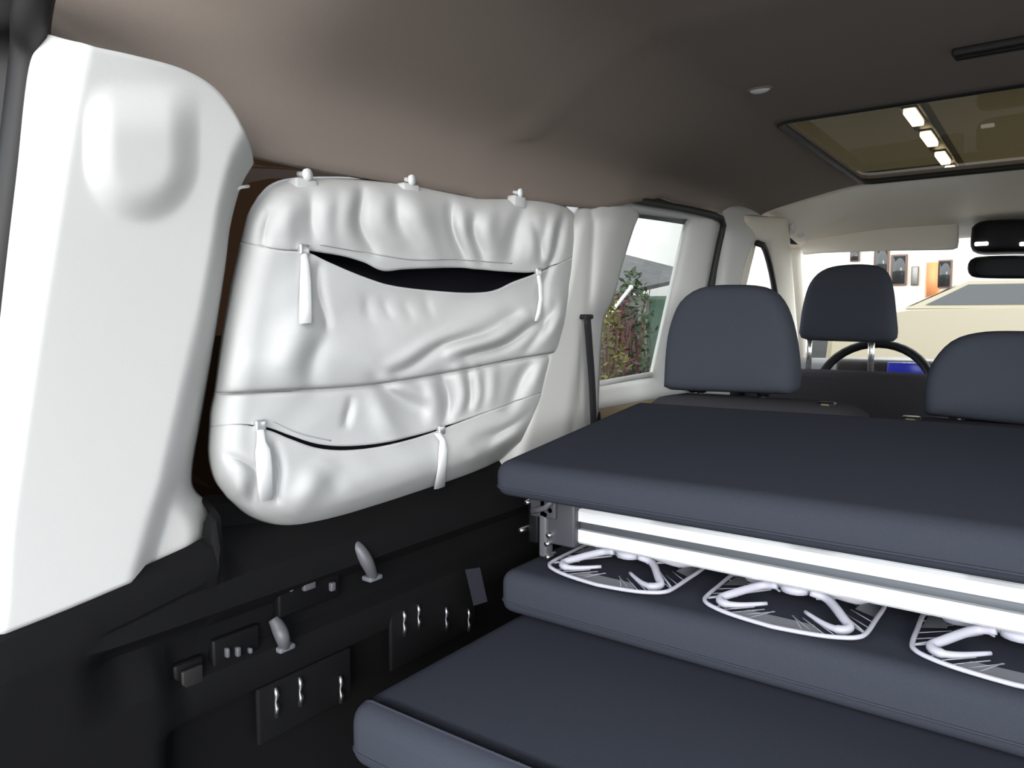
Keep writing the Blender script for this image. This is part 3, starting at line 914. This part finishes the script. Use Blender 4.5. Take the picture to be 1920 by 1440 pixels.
# ================================================================== SEATS
def puffy(name, outline, y0, th, m, parent, inset=0.02, dome=0.008, tilt=0.0, zc0=0.0):
    """padded shape: (x, z) outline given depth along y, rounded edges, domed faces"""
    P = np.array(resample(list(outline) + [outline[0]], 56)[:-1])
    c = P.mean(0)
    rad = np.abs(P - c).max(0)
    layers = []
    for f, ins in ((0.0, 1.0), (0.04, 0.55), (0.14, 0.2), (0.3, 0.03), (0.5, 0.0), (0.7, 0.03), (0.86, 0.2), (0.96, 0.55), (1.0, 1.0)):
        q = c + (P - c) * (1 - ins * inset / rad)
        layers.append([(p[0], y0 + th * f, p[1]) for p in q])
    bm = bmesh.new()
    R_ = [[bm.verts.new(v) for v in L] for L in layers]
    n = len(P)
    for k in range(len(R_) - 1):
        for a in range(n): bm.faces.new((R_[k][a], R_[k][(a + 1) % n], R_[k + 1][(a + 1) % n], R_[k + 1][a]))
    for ring, sgn in ((R_[0], -1), (R_[-1], 1)):
        prev = ring
        base = np.array([v.co[:] for v in ring])
        for f in (0.75, 0.5, 0.25):
            q = [bm.verts.new((c[0] + (b[0] - c[0]) * f, b[1] + sgn * dome * (1 - f * f), c[1] + (b[2] - c[1]) * f)) for b in base]
            for a in range(n): bm.faces.new((prev[a], prev[(a + 1) % n], q[(a + 1) % n], q[a]))
            prev = q
        v = bm.verts.new((c[0], base[0][1] + sgn * dome, c[1]))
        for a in range(n): bm.faces.new((prev[a], prev[(a + 1) % n], v))
    if tilt:
        for v in bm.verts: v.co.y += tilt * (v.co.z - zc0)
    return from_bm(name, bm, m, parent)

def headrest(name, px_outline, yc, th, parent_cat, label, stalks, zst, m='headrest', group=None, depth_face=None):
    ol = [onY(x, y, yc) for x, y in px_outline]
    ol = [(p[0], p[2]) for p in ol]
    zmin = min(z for _, z in ol); xm = sum(x for x, _ in ol) / len(ol)
    root = empty(name, (xm, yc, zst), label, 'headrest', group)
    puffy('cushion', ol, yc, th, M[m], root, 0.022, 0.006)
    for sx in stalks:
        s = tube('stalk', [(sx, yc + th * 0.5, zst - 0.01), (sx, yc + th * 0.5, zmin + 0.03)], 0.0055, M['chrome'], root, 12)
        bm = bmesh.new(); tube_bm(bm, [(sx, yc + th * 0.5, zst - 0.002), (sx, yc + th * 0.5, zst + 0.008)], 0.011, 14)
        from_bm('socket', bm, M['black2'], s)
    return root
Y2 = 1.34
hr1 = [(1236, 728), (1240, 660), (1248, 610), (1268, 563), (1305, 538), (1365, 532), (1425, 538), (1456, 566), (1474, 615), (1484, 680), (1484, 728), (1470, 741), (1360, 738), (1250, 733)]
headrest('seat_headrest', hr1, Y2, 0.085, '', 'slate grey headrest on the rear bench beside the sliding door', (-0.556, -0.435), 0.662)
hr3 = [(1727, 775), (1730, 720), (1745, 678), (1780, 640), (1830, 624), (1900, 621), (1980, 626), (2032, 645), (2065, 680), (2085, 735), (2090, 800), (2060, 818), (1900, 800), (1740, 782)]
headrest('seat_headrest', hr3, Y2, 0.085, '', 'lowered slate grey headrest in the middle of the rear bench', (-0.12, 0.01), 0.628)
# rear bench
bn = empty('rear_bench_seat', (-0.05, 1.30, 0.0), 'dark cloth rear bench seat behind the mattress', 'seat')
def seatback(name, x0, x1, z0, z1, y0, th, m, parent, tilt=-0.12):
    r = 0.035
    ol = [(x0, z0), (x0, z1 - 0.06), (x0 + 0.012, z1 - 0.015), (x0 + 0.05, z1), ((x0 + x1) / 2, z1 + 0.002), (x1 - 0.05, z1), (x1 - 0.012, z1 - 0.015), (x1, z1 - 0.06), (x1, z0), ((x0 + x1) / 2, z0 - 0.004)]
    return puffy(name, ol, y0, th, m, parent, 0.02, 0.006, tilt, z1)
seatback('backrest', -0.645, -0.245, 0.20, 0.656, 1.30, 0.13, M['seat'], bn, 0.10)
seatback('backrest', -0.235, 0.535, 0.20, 0.640, 1.30, 0.13, M['seat'], bn, 0.10)
seatback('cushion', -0.645, 0.535, 0.06, 0.24, 1.36, 0.44, M['seat'], bn, 0.0)
for x in (-0.315, -0.185):
    box('headrest_socket', (x - 0.014, 1.335, 0.620), (x + 0.014, 1.36, 0.660 if x < -0.24 else 0.645), M['black2'], bn, 0.003)
    box('socket_button', (x - 0.006, 1.330, 0.652 if x < -0.24 else 0.637), (x + 0.008, 1.3355, 0.658 if x < -0.24 else 0.643), M['tan'], bn, 0.002)

# driver's seat
dr = empty('driver_seat', (-0.455, 2.25, 0.0), 'dark cloth driver seat with headrest on two bright stalks', 'seat')
hrd = [(1493, 625), (1500, 575), (1515, 528), (1545, 502), (1600, 494), (1648, 500), (1666, 530), (1674, 590), (1676, 632), (1660, 642), (1580, 641), (1505, 637)]
YD = 2.12
ol = [onY(x, y, YD) for x, y in hrd]; ol = [(p[0], p[2]) for p in ol]
puffy('headrest', ol, YD, 0.085, M['headrest'], dr, 0.02, 0.006)
for px in (1516, 1633):
    p = onY(px, 670, YD + 0.04)
    s = tube('headrest_stalk', [(p[0], YD + 0.04, 0.645), (p[0], YD + 0.04, 0.78)], 0.008, M['chrome'], dr, 12)
    box('stalk_socket', (p[0] - 0.016, YD + 0.02, 0.648), (p[0] + 0.016, YD + 0.06, 0.662), M['black2'], s, 0.003)
seatback('backrest', -0.72, -0.215, 0.15, 0.662, YD - 0.03, 0.13, M['seat'], dr, 0.18)
seatback('cushion', -0.71, -0.225, 0.02, 0.19, YD - 0.05, 0.50, M['seat'], dr, 0.0)

# ================================================================== DASHBOARD, WHEEL, MIRROR, VISOR
da = empty('dashboard', (-0.05, 2.95, 0.0), 'black dashboard under the windscreen', 'dashboard')
pr = [(2.74, 0.30), (2.70, 0.52), (2.72, 0.60), (2.78, 0.645), (2.90, 0.660), (3.10, 0.645), (3.11, 0.30)]
pts = [[(x, y, z + 0.012 * math.exp(-((x + 0.45) / 0.16) ** 2) * (1 if z > 0.55 else 0)) for y, z in pr] for x in np.linspace(-0.84, 0.74, 40)]
grid('body', pts, M['dash'], da)
box('instrument_hood', (-0.60, 2.66, 0.615), (-0.30, 2.80, 0.672), M['dash'], da, 0.018, 4)
box('instrument_screen', (-0.44, 2.652, 0.59), (-0.335, 2.664, 0.665), M['screen'], da, 0.004)
sw = empty('steering_wheel', (-0.452, 2.62, 0.56), 'black steering wheel seen under the driver headrest', 'steering wheel')
bm = bmesh.new()
cw = Vector((-0.452, 2.50, 0.575)); R_ = 0.165
ax = Vector((0, 0.42, 0.0)); 
ring = []
for k in range(40):
    a = 2 * math.pi * k / 40
    ring.append(cw + Vector((R_ * math.cos(a), 0.40 * R_ * math.sin(a), 0.92 * R_ * math.sin(a))))
tube_bm(bm, ring, 0.0135, 10, True)
from_bm('rim', bm, M['black2'], sw)
for a in (0, 180, 270):
    ar = math.radians(a)
    p = cw + Vector((R_ * math.cos(ar), 0.40 * R_ * math.sin(ar), 0.92 * R_ * math.sin(ar)))
    tube('spoke', [cw + Vector((0, 0.02, 0)), p], [0.026, 0.014], M['black2'], sw, 10)
puffy('hub_pad', [(cw.x + 0.065 * math.cos(2 * math.pi * k / 14), cw.z + 0.055 * math.sin(2 * math.pi * k / 14)) for k in range(14)], cw.y - 0.015, 0.05, M['black2'], sw, 0.012, 0.006)
tube('column', [cw + Vector((0, 0.03, 0)), (cw.x, 2.692, 0.535)], 0.03, M['dash'], sw, 14)

vs = empty('sun_visor', (-0.47, 2.55, 1.09), 'beige sun visor folded up above the windscreen', 'sun visor')
YV = 2.50
vo = [onY(x, y, YV) for x, y in ((1528, 436), (1560, 427), (1660, 420), (1780, 413), (1796, 417), (1797, 440), (1795, 464), (1780, 468), (1660, 470), (1540, 474), (1500, 476), (1510, 455))]
puffy('panel', [(p[0], p[2]) for p in vo], YV, 0.022, M['beige'], vs, 0.006, 0.001)
p = onY(1512, 440, YV + 0.01)
tube('pivot_arm', [p, p + np.array([-0.015, 0.01, 0.02]), p + np.array([-0.03, 0.03, 0.05])], 0.007, M['beige'], vs)
gh = empty('grab_handle', onX(1500, 425, -0.68), 'small pale grab handle above the front door', 'grab handle')
tube('bar', catmull([onX(x, y, -0.655) for x, y in ((1484, 432), (1486, 420), (1500, 409), (1518, 405), (1530, 410))], 6), 0.009, M['pillar'], gh)
tube('mount', [onX(1484, 432, -0.655), onX(1484, 436, -0.70)], 0.010, M['pillar'], gh)
tube('mount', [onX(1530, 410, -0.655), onX(1530, 410, -0.70)], 0.010, M['pillar'], gh)
tube('hinge_cap', [onX(1500, 440, -0.66), onX(1512, 432, -0.66)], 0.009, M['pillar'], gh)
# moulded front header between glass roof and windscreen is part of the headliner; console below it
oc = empty('overhead_console', (-0.05, 2.47, 1.03), 'black overhead console with two lit reading lamps', 'overhead console')
co = [onY(x, y, 2.44) for x, y in ((1820, 425), (1838, 413), (1900, 409), (1990, 409), (2050, 412), (2065, 425), (2065, 462), (2050, 472), (1900, 474), (1835, 474), (1818, 462))]
puffy('housing', [(q[0], q[2]) for q in co], 2.44, 0.10, M['black2'], oc, 0.012, 0.004)
for x in (1840, 1925):
    a = onY(x, 457, 2.435)
    box('reading_lamp', a + np.array([-0.016, -0.004, -0.005]), a + np.array([0.016, 0.012, 0.005]), M['led'], oc, 0.003)
rm = empty('rear_view_mirror', (-0.04, 2.43, 0.95), 'black rear view mirror hanging below the console', 'mirror')
mo = [onY(x, y, 2.40) for x, y in ((1813, 503), (1817, 488), (1840, 480), (1930, 478), (2060, 480), (2080, 500), (2060, 520), (1930, 522), (1840, 521), (1818, 516))]
puffy('housing', [(q[0], q[2]) for q in mo], 2.40, 0.035, M['black2'], rm, 0.010, 0.003)
go = [(q[0], q[2]) for q in mo]; gc = np.mean(go, 0)
puffy('mirror_glass', [tuple(gc + (np.array(q) - gc) * 0.86) for q in go], 2.3955, 0.004, M['mirror'], rm, 0.003, 0.0003)
tube('mount_arm', [(-0.04, 2.42, 0.985), (-0.04, 2.45, 1.008)], 0.014, M['black2'], rm, 12)

# ================================================================== HEADLINER FITTINGS
hk = empty('coat_hook', onX(1335, 310, -0.60), 'dark folding coat hook above the sliding door', 'coat hook')
tube('flap', catmull([onX(x, y, -0.628) for x, y in ((1318, 328), (1330, 313), (1352, 300))], 5), [0.004, 0.006, 0.008, 0.009, 0.009, 0.009, 0.009, 0.009, 0.008, 0.006, 0.005], M['dash'], hk)
tube('base', [onX(x, y, -0.634) for x, y in ((1320, 336), (1338, 322), (1352, 310))], 0.010, M['headliner'], hk)
a, b = onZ(1785, 103, 1.143), onZ(1960, 88, 1.143)
hs = empty('ceiling_strap_bar', (a + b) / 2, 'black bar recessed in the headliner behind the glass roof', 'bar')
mid = (a + b) / 2
box('slot', (a[0], a[1] - 0.010, 1.138), (a[0] + 0.20, a[1] + 0.012, 1.150), M['rubber'], hs, 0.004)
box('bar', (a[0] + 0.004, a[1] - 0.005, 1.134), (a[0] + 0.196, a[1] + 0.006, 1.140), M['black2'], hs, 0.002)
p = onZ(1425, 170, 1.145)
cp = empty('headliner_button', p, 'small pale oval clip on the dark headliner', 'clip')
bm = bmesh.new(); bmesh.ops.create_uvsphere(bm, u_segments=18, v_segments=10, radius=1)
for v in bm.verts: v.co = Vector((p[0] + v.co.x * 0.016, p[1] + v.co.y * 0.009, 1.147 + v.co.z * 0.006))
from_bm('cap', bm, M['pillar'], cp)
bm = bmesh.new(); tube_bm(bm, [(p[0] + 0.018 * math.cos(t * math.pi / 9), p[1] + 0.011 * math.sin(t * math.pi / 9), 1.147) for t in range(18)], 0.002, 6, True)
from_bm('collar', bm, M['headliner'], cp)

# seat belt hanging on the pillar
sb = empty('seat_belt', onX(1110, 790, -0.625, LEAN), 'black seat belt hanging down the light grey pillar', 'seat belt')
rows = []
for x, y in resample([(1101, 596), (1105, 650), (1110, 720), (1113, 790), (1116, 830)], 16):
    c = onX(x, y, -0.618, LEAN)
    rows.append([c + np.array([0, -0.010, 0]), c + np.array([0.002, 0, 0]), c + np.array([0, 0.010, 0])])
grid('webbing', rows, M['belt'], sb, solid=0.0016, off=0)
c = onX(1104, 594, -0.620, LEAN)
box('guide', c + np.array([-0.012, -0.014, -0.004]), c + np.array([0.003, 0.012, 0.004]), M['belt'], sb, 0.003)

# ================================================================== FITTINGS ON THE BLACK SIDE PANEL
def strap_hook(pts, label):
    P = [onX(x, y, dx) for x, y, dx in pts]
    root = empty('strap_hook', P[-1], label, 'hook')
    bm = bmesh.new()
    Q = catmull(P, 6)
    tube_bm(bm, Q, [0.0055 + 0.0025 * math.sin(math.pi * k / (len(Q) - 1)) for k in range(len(Q))], 10)
    from_bm('arm', bm, M['greyplast'], root)
    e = Q[-1]
    box('lip', (e[0] - 0.010, e[1] - 0.010, e[2] - 0.003), (e[0] + 0.006, e[1] + 0.010, e[2] + 0.003), M['alu_groove'], root, 0.002)
    return root
strap_hook([(664, 1018, -0.648), (676, 1034, -0.641), (690, 1058, -0.636), (700, 1083, -0.642)], 'grey curved hook on the black panel under the bag')
strap_hook([(512, 1160, -0.660), (522, 1176, -0.654), (530, 1196, -0.648), (534, 1214, -0.654)], 'small grey hook low on the black side panel')
def pin_rack(pins, x0, label):
    P = [onX(x, y, x0) for x, y in pins]
    root = empty('pin_rack', np.mean(P, 0), label, 'rack')
    y0 = min(p[1] for p in P) - 0.02; y1 = max(p[1] for p in P) + 0.02
    zt = np.mean([p[2] for p in P])
    for p in P:
        bm = bmesh.new()
        tube_bm(bm, [(p[0], p[1], p[2] - 0.017), (p[0] + 0.002, p[1], p[2] - 0.006), (p[0], p[1], p[2]), (p[0] + 0.002, p[1], p[2] + 0.008), (p[0], p[1], p[2] + 0.016)], [0.0022, 0.0028, 0.0014, 0.0028, 0.0020], 8)
        from_bm('pin', bm, M['steel'], root)
    z_ = [p[2] for p in P]
    bm = bmesh.new()
    box_bm(bm, (P[0][0] - 0.009, y0, min(z_) - 0.020), (P[0][0] - 0.0025, y1, max(z_) + 0.020), 0.003)
    from_bm('backing', bm, M['black'], root)
pin_rack([(757, 1168), (784, 1156), (836, 1160), (878, 1162)], -0.650, 'rack of four metal pins beside the mattress corner')
pin_rack([(517, 1316), (562, 1296), (638, 1292)], -0.652, 'rack of three metal pins low on the side panel')
def socket_unit(bits, x0, label, square=None):
    P = [onX(x, y, x0) for x, y, w_, h_ in bits]
    root = empty('socket_unit', np.mean(P, 0), label, 'socket')
    y0 = min(p[1] for p in P) - 0.014; y1 = max(p[1] for p in P) + 0.014
    z0 = min(p[2] for p in P) - 0.016; z1 = max(p[2] for p in P) + 0.016
    box('plate', (x0 - 0.014, y0, z0), (x0 - 0.003, y1, z1), M['black2'], root, 0.003)
    for p, (x, y, w_, h_) in zip(P, bits):
        box('contact', (x0 - 0.004, p[1] - w_ / 2, p[2] - h_ / 2), (x0 + 0.002, p[1] + w_ / 2, p[2] + h_ / 2), M['greyplast'], root, 0.0015, 2)
socket_unit([(546, 1099, 0.005, 0.012), (580, 1094, 0.016, 0.014), (624, 1100, 0.007, 0.010)], -0.652, 'black socket plate with three grey contacts under the hook')
socket_unit([(427, 1224, 0.004, 0.010), (447, 1222, 0.005, 0.010), (470, 1220, 0.004, 0.006)], -0.658, 'black socket plate with faint contacts low on the panel')
c = onX(360, 1274, -0.658)
sk = empty('power_outlet', c, 'square dark outlet cover in the hollow of the side panel', 'outlet')
box('cover', c + np.array([-0.012, -0.016, -0.018]), c + np.array([-0.003, 0.016, 0.018]), M['black2'], sk, 0.004)
box('flap', c + np.array([-0.002, -0.011, -0.012]), c + np.array([0.0025, 0.011, 0.012]), M['dash'], sk, 0.002)
# smooth grey cover beside the bed frame
c = onX(893, 1085, -0.600)
pc = empty('wheel_arch_cover', c, 'dark blue grey cover flap beside the folded bed frame', 'cover')
mesh('flap', [onX(x, y, d) for x, y, d in ((872, 1068, -0.604), (900, 1064, -0.598), (914, 1128, -0.598), (888, 1136, -0.604))] + [onX(x, y, d) for x, y, d in ((872, 1068, -0.614), (900, 1064, -0.608), (914, 1128, -0.608), (888, 1136, -0.614))], [(0, 1, 2, 3), (7, 6, 5, 4), (0, 4, 5, 1), (1, 5, 6, 2), (2, 6, 7, 3), (3, 7, 4, 0)], M['flap'], pc, False)

# ================================================================== TAILGATE (open, above and behind the camera)
tg = empty('tailgate', (CX, 0.05, 1.20), 'raised tailgate lid behind the load bay', 'tailgate')
tm = Matrix.Translation((0, 0.16, 1.20)) @ Matrix.Rotation(-0.33, 4, 'X')
box('inner_panel', (-0.62, -1.0, 0.0), (0.52, 0.0, 0.04), M['greyplast'], tg, 0.01, mtx=tm)
box('outer_skin', (-0.64, -1.02, 0.045), (0.54, 0.02, 0.07), M['paint'], tg, 0.01, mtx=tm)

# ================================================================== OUTSIDE
GZ = -0.55
gr = mesh('ground', [(-60, -30, GZ), (60, -30, GZ), (60, 80, GZ), (-60, 80, GZ)], [(0, 1, 2, 3)], M['paving'], None, False)
tag(gr, 'dark asphalt round the vehicle', 'ground', kind='structure')

# gantry carrying a row of strip lamps
cn = empty('lamp_gantry', (-1.5, 6.0, GZ), 'slim grey gantry beam carrying the strip lamps', 'gantry')
box('beam', (-0.825, 4.6, 2.04), (-0.705, 7.6, 2.12), M['greyplast'], cn, 0.005)
for x, y in ((-3.4, 4.8), (-2.6, 7.3)):
    box('post', (x - 0.05, y - 0.05, GZ), (x + 0.05, y + 0.05, 2.12), M['greyplast'], cn, 0.005)
    box('arm', (x + 0.05, y - 0.03, 2.05), (-0.825, y + 0.03, 2.11), M['greyplast'], cn, 0.004)
zl = 2.00
for (a, b) in (((1692, 215), (1720, 237)), ((1735, 255), (1750, 275)), ((1764, 292), (1780, 308)), ((1788, 317), (1800, 327))):
    p, q = onZ(*a, zl), onZ(*b, zl)
    lm = empty('strip_lamp', (p + q) / 2, 'white strip lamp in a row under the gantry beam', 'lamp', 'strip lamps under the gantry beam')
    x = -0.765
    box('diffuser', (x - 0.032, p[1], zl), (x + 0.032, q[1], zl + 0.03), M['lamp'], lm, 0.006)
    box('fitting', (x - 0.04, p[1] - 0.02, zl + 0.03), (x + 0.04, q[1] + 0.02, zl + 0.039), M['greyplast'], lm, 0.004)

# building across the yard
M['wall_out'] = mat('cream_render', (0.70, 0.67, 0.58), 0.9, var=0.05, vscale=0.7)
M['orange'] = mat('orange_door_paint', (0.55, 0.20, 0.07), 0.6)
M['brown'] = mat('brown_frame_paint', (0.10, 0.05, 0.035), 0.6)
M['slate'] = mat('grey_slate_roof', (0.10, 0.10, 0.105), 0.8, var=0.2, vscale=5)
M['greywall'] = mat('grey_render', (0.22, 0.215, 0.20), 0.9, var=0.15, vscale=2)
M['leaf'] = mat('dark_green_leaf', (0.035, 0.06, 0.02), 0.6, var=0.4, vscale=4)
M['leaf2'] = mat('yellow_green_leaf', (0.13, 0.12, 0.03), 0.6, var=0.4, vscale=4)
M['redleaf'] = mat('dark_red_leaf', (0.10, 0.02, 0.03), 0.6, var=0.4, vscale=4)
M['white_out'] = mat('white_gloss', (0.8, 0.8, 0.8), 0.3)
M['pot'] = mat('green_glazed_pot', (0.06, 0.11, 0.08), 0.4)
bd = empty('yard_building', (-3, 20, GZ), 'cream rendered building across the sunny yard', 'building')
YB = 20.0
box('wall', (-7.5, YB, GZ), (10, YB + 5, 6.5), M['wall_out'], bd, 0)
box('roof', (-7.8, YB - 0.5, 6.5), (10.4, YB + 5.4, 6.8), M['slate'], bd, 0)
def facade(name, x0, y0, x1, y1, m, frame='brown'):
    a, b = onY(x0, y0, YB), onY(x1, y1, YB)
    o = box(name, (a[0], YB - 0.06, b[2]), (b[0], YB + 0.02, a[2]), M[frame], bd, 0.01)
    t = 0.12 * (b[0] - a[0])
    box('pane', (a[0] + t, YB - 0.075, b[2] + t), (b[0] - t, YB - 0.055, a[2] - t), M[m], o, 0)
facade('window', 1640, 462, 1666, 525, 'carglass')
facade('window', 1672, 478, 1700, 535, 'carglass')
facade('window', 1595, 470, 1612, 490, 'carglass')
facade('door', 1738, 492, 1760, 560, 'orange', 'orange')
facade('window', 1760, 488, 1784, 540, 'carglass')
facade('window', 1710, 500, 1722, 535, 'greywall')

def parked_car(name, loc, rot, label, paint, L=4.3, W=1.75, H=1.5, hood=1.0, belt=0.95):
    root = empty(name, (0, 0, 0), label, 'car')
    hl = L / 2; hw = W / 2
    prof_ = [(-hl, 0.25), (-hl - 0.02, 0.55), (-hl + 0.05, belt - 0.15), (-hl + hood, belt), (hl - 0.25, belt + 0.03), (hl, belt - 0.1), (hl + 0.02, 0.5), (hl - 0.02, 0.25)]
    rows = []
    for yy, sc in ((-hw, 0.97), (-hw - 0.0 + 0.08, 1.0), (0, 1.01), (hw - 0.08, 1.0), (hw, 0.97)):
        rows.append([(x * sc, yy, 0.25 + (z - 0.25) * (sc if abs(yy) == hw else 1)) for x, z in prof_])
    bm = bmesh.new()
    R_ = [[bm.verts.new(v) for v in r] for r in rows]
    n = len(prof_)
    for k in range(4):
        for a in range(n): bm.faces.new((R_[k][a], R_[k][(a + 1) % n], R_[k + 1][(a + 1) % n], R_[k + 1][a]))
    bm.faces.new(R_[0]); bm.faces.new(R_[-1][::-1])
    from_bm('body', bm, paint, root, False)
    c0, c1 = -hl + hood, hl - 0.25
    t0, t1 = c0 + 0.75, c1 - 0.45
    bm = bmesh.new()
    lowp = [(c0, -hw + 0.04), (c1, -hw + 0.04), (c1, hw - 0.04), (c0, hw - 0.04)]
    top_ = [(t0, -hw + 0.2), (t1, -hw + 0.2), (t1, hw - 0.2), (t0, hw - 0.2)]
    A = [bm.verts.new((x, y, belt - 0.01)) for x, y in lowp]; B = [bm.verts.new((x, y, H)) for x, y in top_]
    for k in range(4): bm.faces.new((A[k], A[(k + 1) % 4], B[(k + 1) % 4], B[k]))
    bm.faces.new(B); bm.faces.new(A[::-1])
    cab = from_bm('cabin', bm, paint, root, False)
    for k in range(4):
        a0, a1 = Vector((*lowp[k], belt - 0.01)), Vector((*lowp[(k + 1) % 4], belt - 0.01))
        b0, b1 = Vector((*top_[k], H)), Vector((*top_[(k + 1) % 4], H))
        nrm = (a1 - a0).cross(b0 - a0).normalized() * 0.012
        def q(u, v): return (a0.lerp(a1, u)).lerp(b0.lerp(b1, u), v) + nrm
        spans = ((0.06, 0.94),) if k % 2 else ((0.05, 0.46), (0.52, 0.95))
        for u0, u1 in spans:
            mesh('window', [q(u0, 0.12), q(u1, 0.12), q(u1, 0.86), q(u0, 0.86)], [(0, 1, 2, 3)], M['carglass'], cab, False)
    for sx in (-hl + 0.8, hl - 0.75):
        for sy in (-1, 1):
            bm = bmesh.new(); tube_bm(bm, [(sx, sy * (hw - 0.18), 0.31), (sx, sy * (hw + 0.01), 0.31)], 0.31, 20)
            wl = from_bm('wheel', bm, M['tire'], root)
            bm = bmesh.new(); tube_bm(bm, [(sx, sy * (hw - 0.1), 0.31), (sx, sy * (hw + 0.02), 0.31)], 0.19, 16)
            from_bm('hubcap', bm, M['alu'], wl)
    for sy in (-1, 1):
        box('headlamp', (-hl - 0.04, sy * (hw - 0.42) - 0.16, 0.58), (-hl + 0.03, sy * (hw - 0.42) + 0.16, 0.72), M['white_out'], root, 0.02)
    root.location = loc
    root.rotation_euler = (0, 0, rot)
    for ch in root.children: ch.matrix_parent_inverse = Matrix.Identity(4)
    return root
M['paint2'] = mat('cream_car_paint', (0.20, 0.175, 0.12), 0.35)
M['paint3'] = mat('dark_grey_car_paint', (0.03, 0.032, 0.03), 0.3)
parked_car('parked_car', (-0.75, 12.6, GZ), 0.2, 'cream van parked in the yard ahead of the windscreen', M['paint2'], H=1.88, belt=1.52)
parked_car('parked_car', (-4.3, 17.4, GZ), 0.1, 'dark car parked by the cream building', M['paint3'], H=1.6)
parked_car('parked_car', (1.9, 17.2, GZ), -0.1, 'white car parked behind the cream van', M['paint'], H=1.8)

# view through the sliding door window: grey shed, plants, leaning pole
sh = empty('garden_shed', (-7.2, 12.5, GZ), 'grey rendered shed with a dark pitched roof beside the yard', 'shed')
box('wall', (-8.4, 10.6, GZ), (-6.2, 14.6, 1.25), M['greywall'], sh, 0)
rows = [[(-8.7, 10.3, 1.9), (-6.0, 10.3, 1.15)], [(-8.7, 14.9, 2.5), (-6.0, 14.9, 1.75)]]
grid('roof', rows, M['slate'], sh, False, solid=0.08)
box('door', (-6.22, 11.6, GZ), (-6.16, 12.3, 1.05), M['paint3'], sh, 0.01)
def shrub(name, c, r, h, label, m, n=260, ls=0.06, seed=1, flowers=0):
    rnd = random.Random(seed)
    root = empty(name, (c[0], c[1], GZ), label, 'shrub')
    V = []; Fc = []
    for k in range(n):
        th = rnd.uniform(0, 2 * math.pi); rr = r * math.sqrt(rnd.random()); z = rnd.random() ** 0.8
        p = Vector((c[0] + rr * math.cos(th) * math.sin(math.pi * (0.25 + 0.7 * z)), c[1] + rr * math.sin(th) * math.sin(math.pi * (0.25 + 0.7 * z)), GZ + 0.15 + z * h))
        d = Vector((rnd.uniform(-1, 1), rnd.uniform(-1, 1), rnd.uniform(-0.5, 1))).normalized()
        e = d.orthogonal().normalized()
        s = ls * rnd.uniform(0.6, 1.4)
        i = len(V)
        V += [p, p + d * s + e * s * 0.4, p + d * s * 2, p + d * s - e * s * 0.4]
        Fc.append((i, i + 1, i + 2, i + 3))
    fo = mesh('foliage', V, Fc, m, root, False); fo['kind'] = 'stuff'
    bm = bmesh.new()
    for k in range(5):
        a = 2 * math.pi * k / 5
        tube_bm(bm, [(c[0], c[1], GZ), (c[0] + 0.3 * r * math.cos(a), c[1] + 0.3 * r * math.sin(a), GZ + 0.5 * h), (c[0] + 0.6 * r * math.cos(a), c[1] + 0.6 * r * math.sin(a), GZ + 0.95 * h)], [0.02, 0.014, 0.006], 6)
    from_bm('stems', bm, M['brown'], root)
shrub('garden_shrub', (-4.75, 8.9), 0.35, 1.5, 'dark red leaved shrub seen through the sliding door', M['redleaf'], 300, 0.05, 2)
shrub('garden_shrub', (-4.95, 9.7), 0.45, 1.9, 'dark green shrub behind the red leaved one', M['leaf'], 420, 0.055, 3)
shrub('garden_shrub', (-4.0, 7.3), 0.2, 1.5, 'yellow green shrub next to the camper', M['leaf2'], 300, 0.05, 5)
shrub('garden_shrub', (-5.6, 11.6), 0.4, 1.3, 'low green shrub growing against the shed', M['leaf'], 260, 0.05, 7)
pl = empty('leaning_pole', (-4.6, 9.0, GZ), 'white pole leaning among the shrubs', 'pole')
a, b = onX(1150, 580, -4.3), onX(1182, 540, -4.3)
foot = a + (a - b) * ((a[2] - GZ) / (b[2] - a[2]))
tube('shaft', [foot, b], 0.022, M['white_out'], pl, 8)
tube('end_cap', [b, b + (b - a) * 0.05], 0.03, M['white_out'], pl, 8)
pt = empty('plant_pot', (-5.0, 10.9, GZ), 'green glazed pot standing among the shrubs', 'plant pot')
bm = bmesh.new()
c = (-5.0, 10.9)
tube_bm(bm, [(c[0], c[1], GZ), (c[0], c[1], GZ + 0.5), (c[0], c[1], GZ + 1.3), (c[0], c[1], GZ + 1.65), (c[0], c[1], GZ + 1.72)], [0.16, 0.20, 0.27, 0.25, 0.28], 18)
from_bm('body', bm, M['pot'], pt)
wn = empty('white_house', (-12, 22, GZ), 'white house wall far beyond the shed', 'building')
box('wall', (-14.5, 21, GZ), (-9.0, 25, 5.0), M['white_out'], wn, 0)
box('roof', (-14.8, 20.7, 5.0), (-8.7, 25.3, 5.4), M['slate'], wn, 0)
box('drainpipe', (-11.75, 20.9, GZ), (-11.6, 21.05, 5.0), M['greyplast'], wn, 0.01)
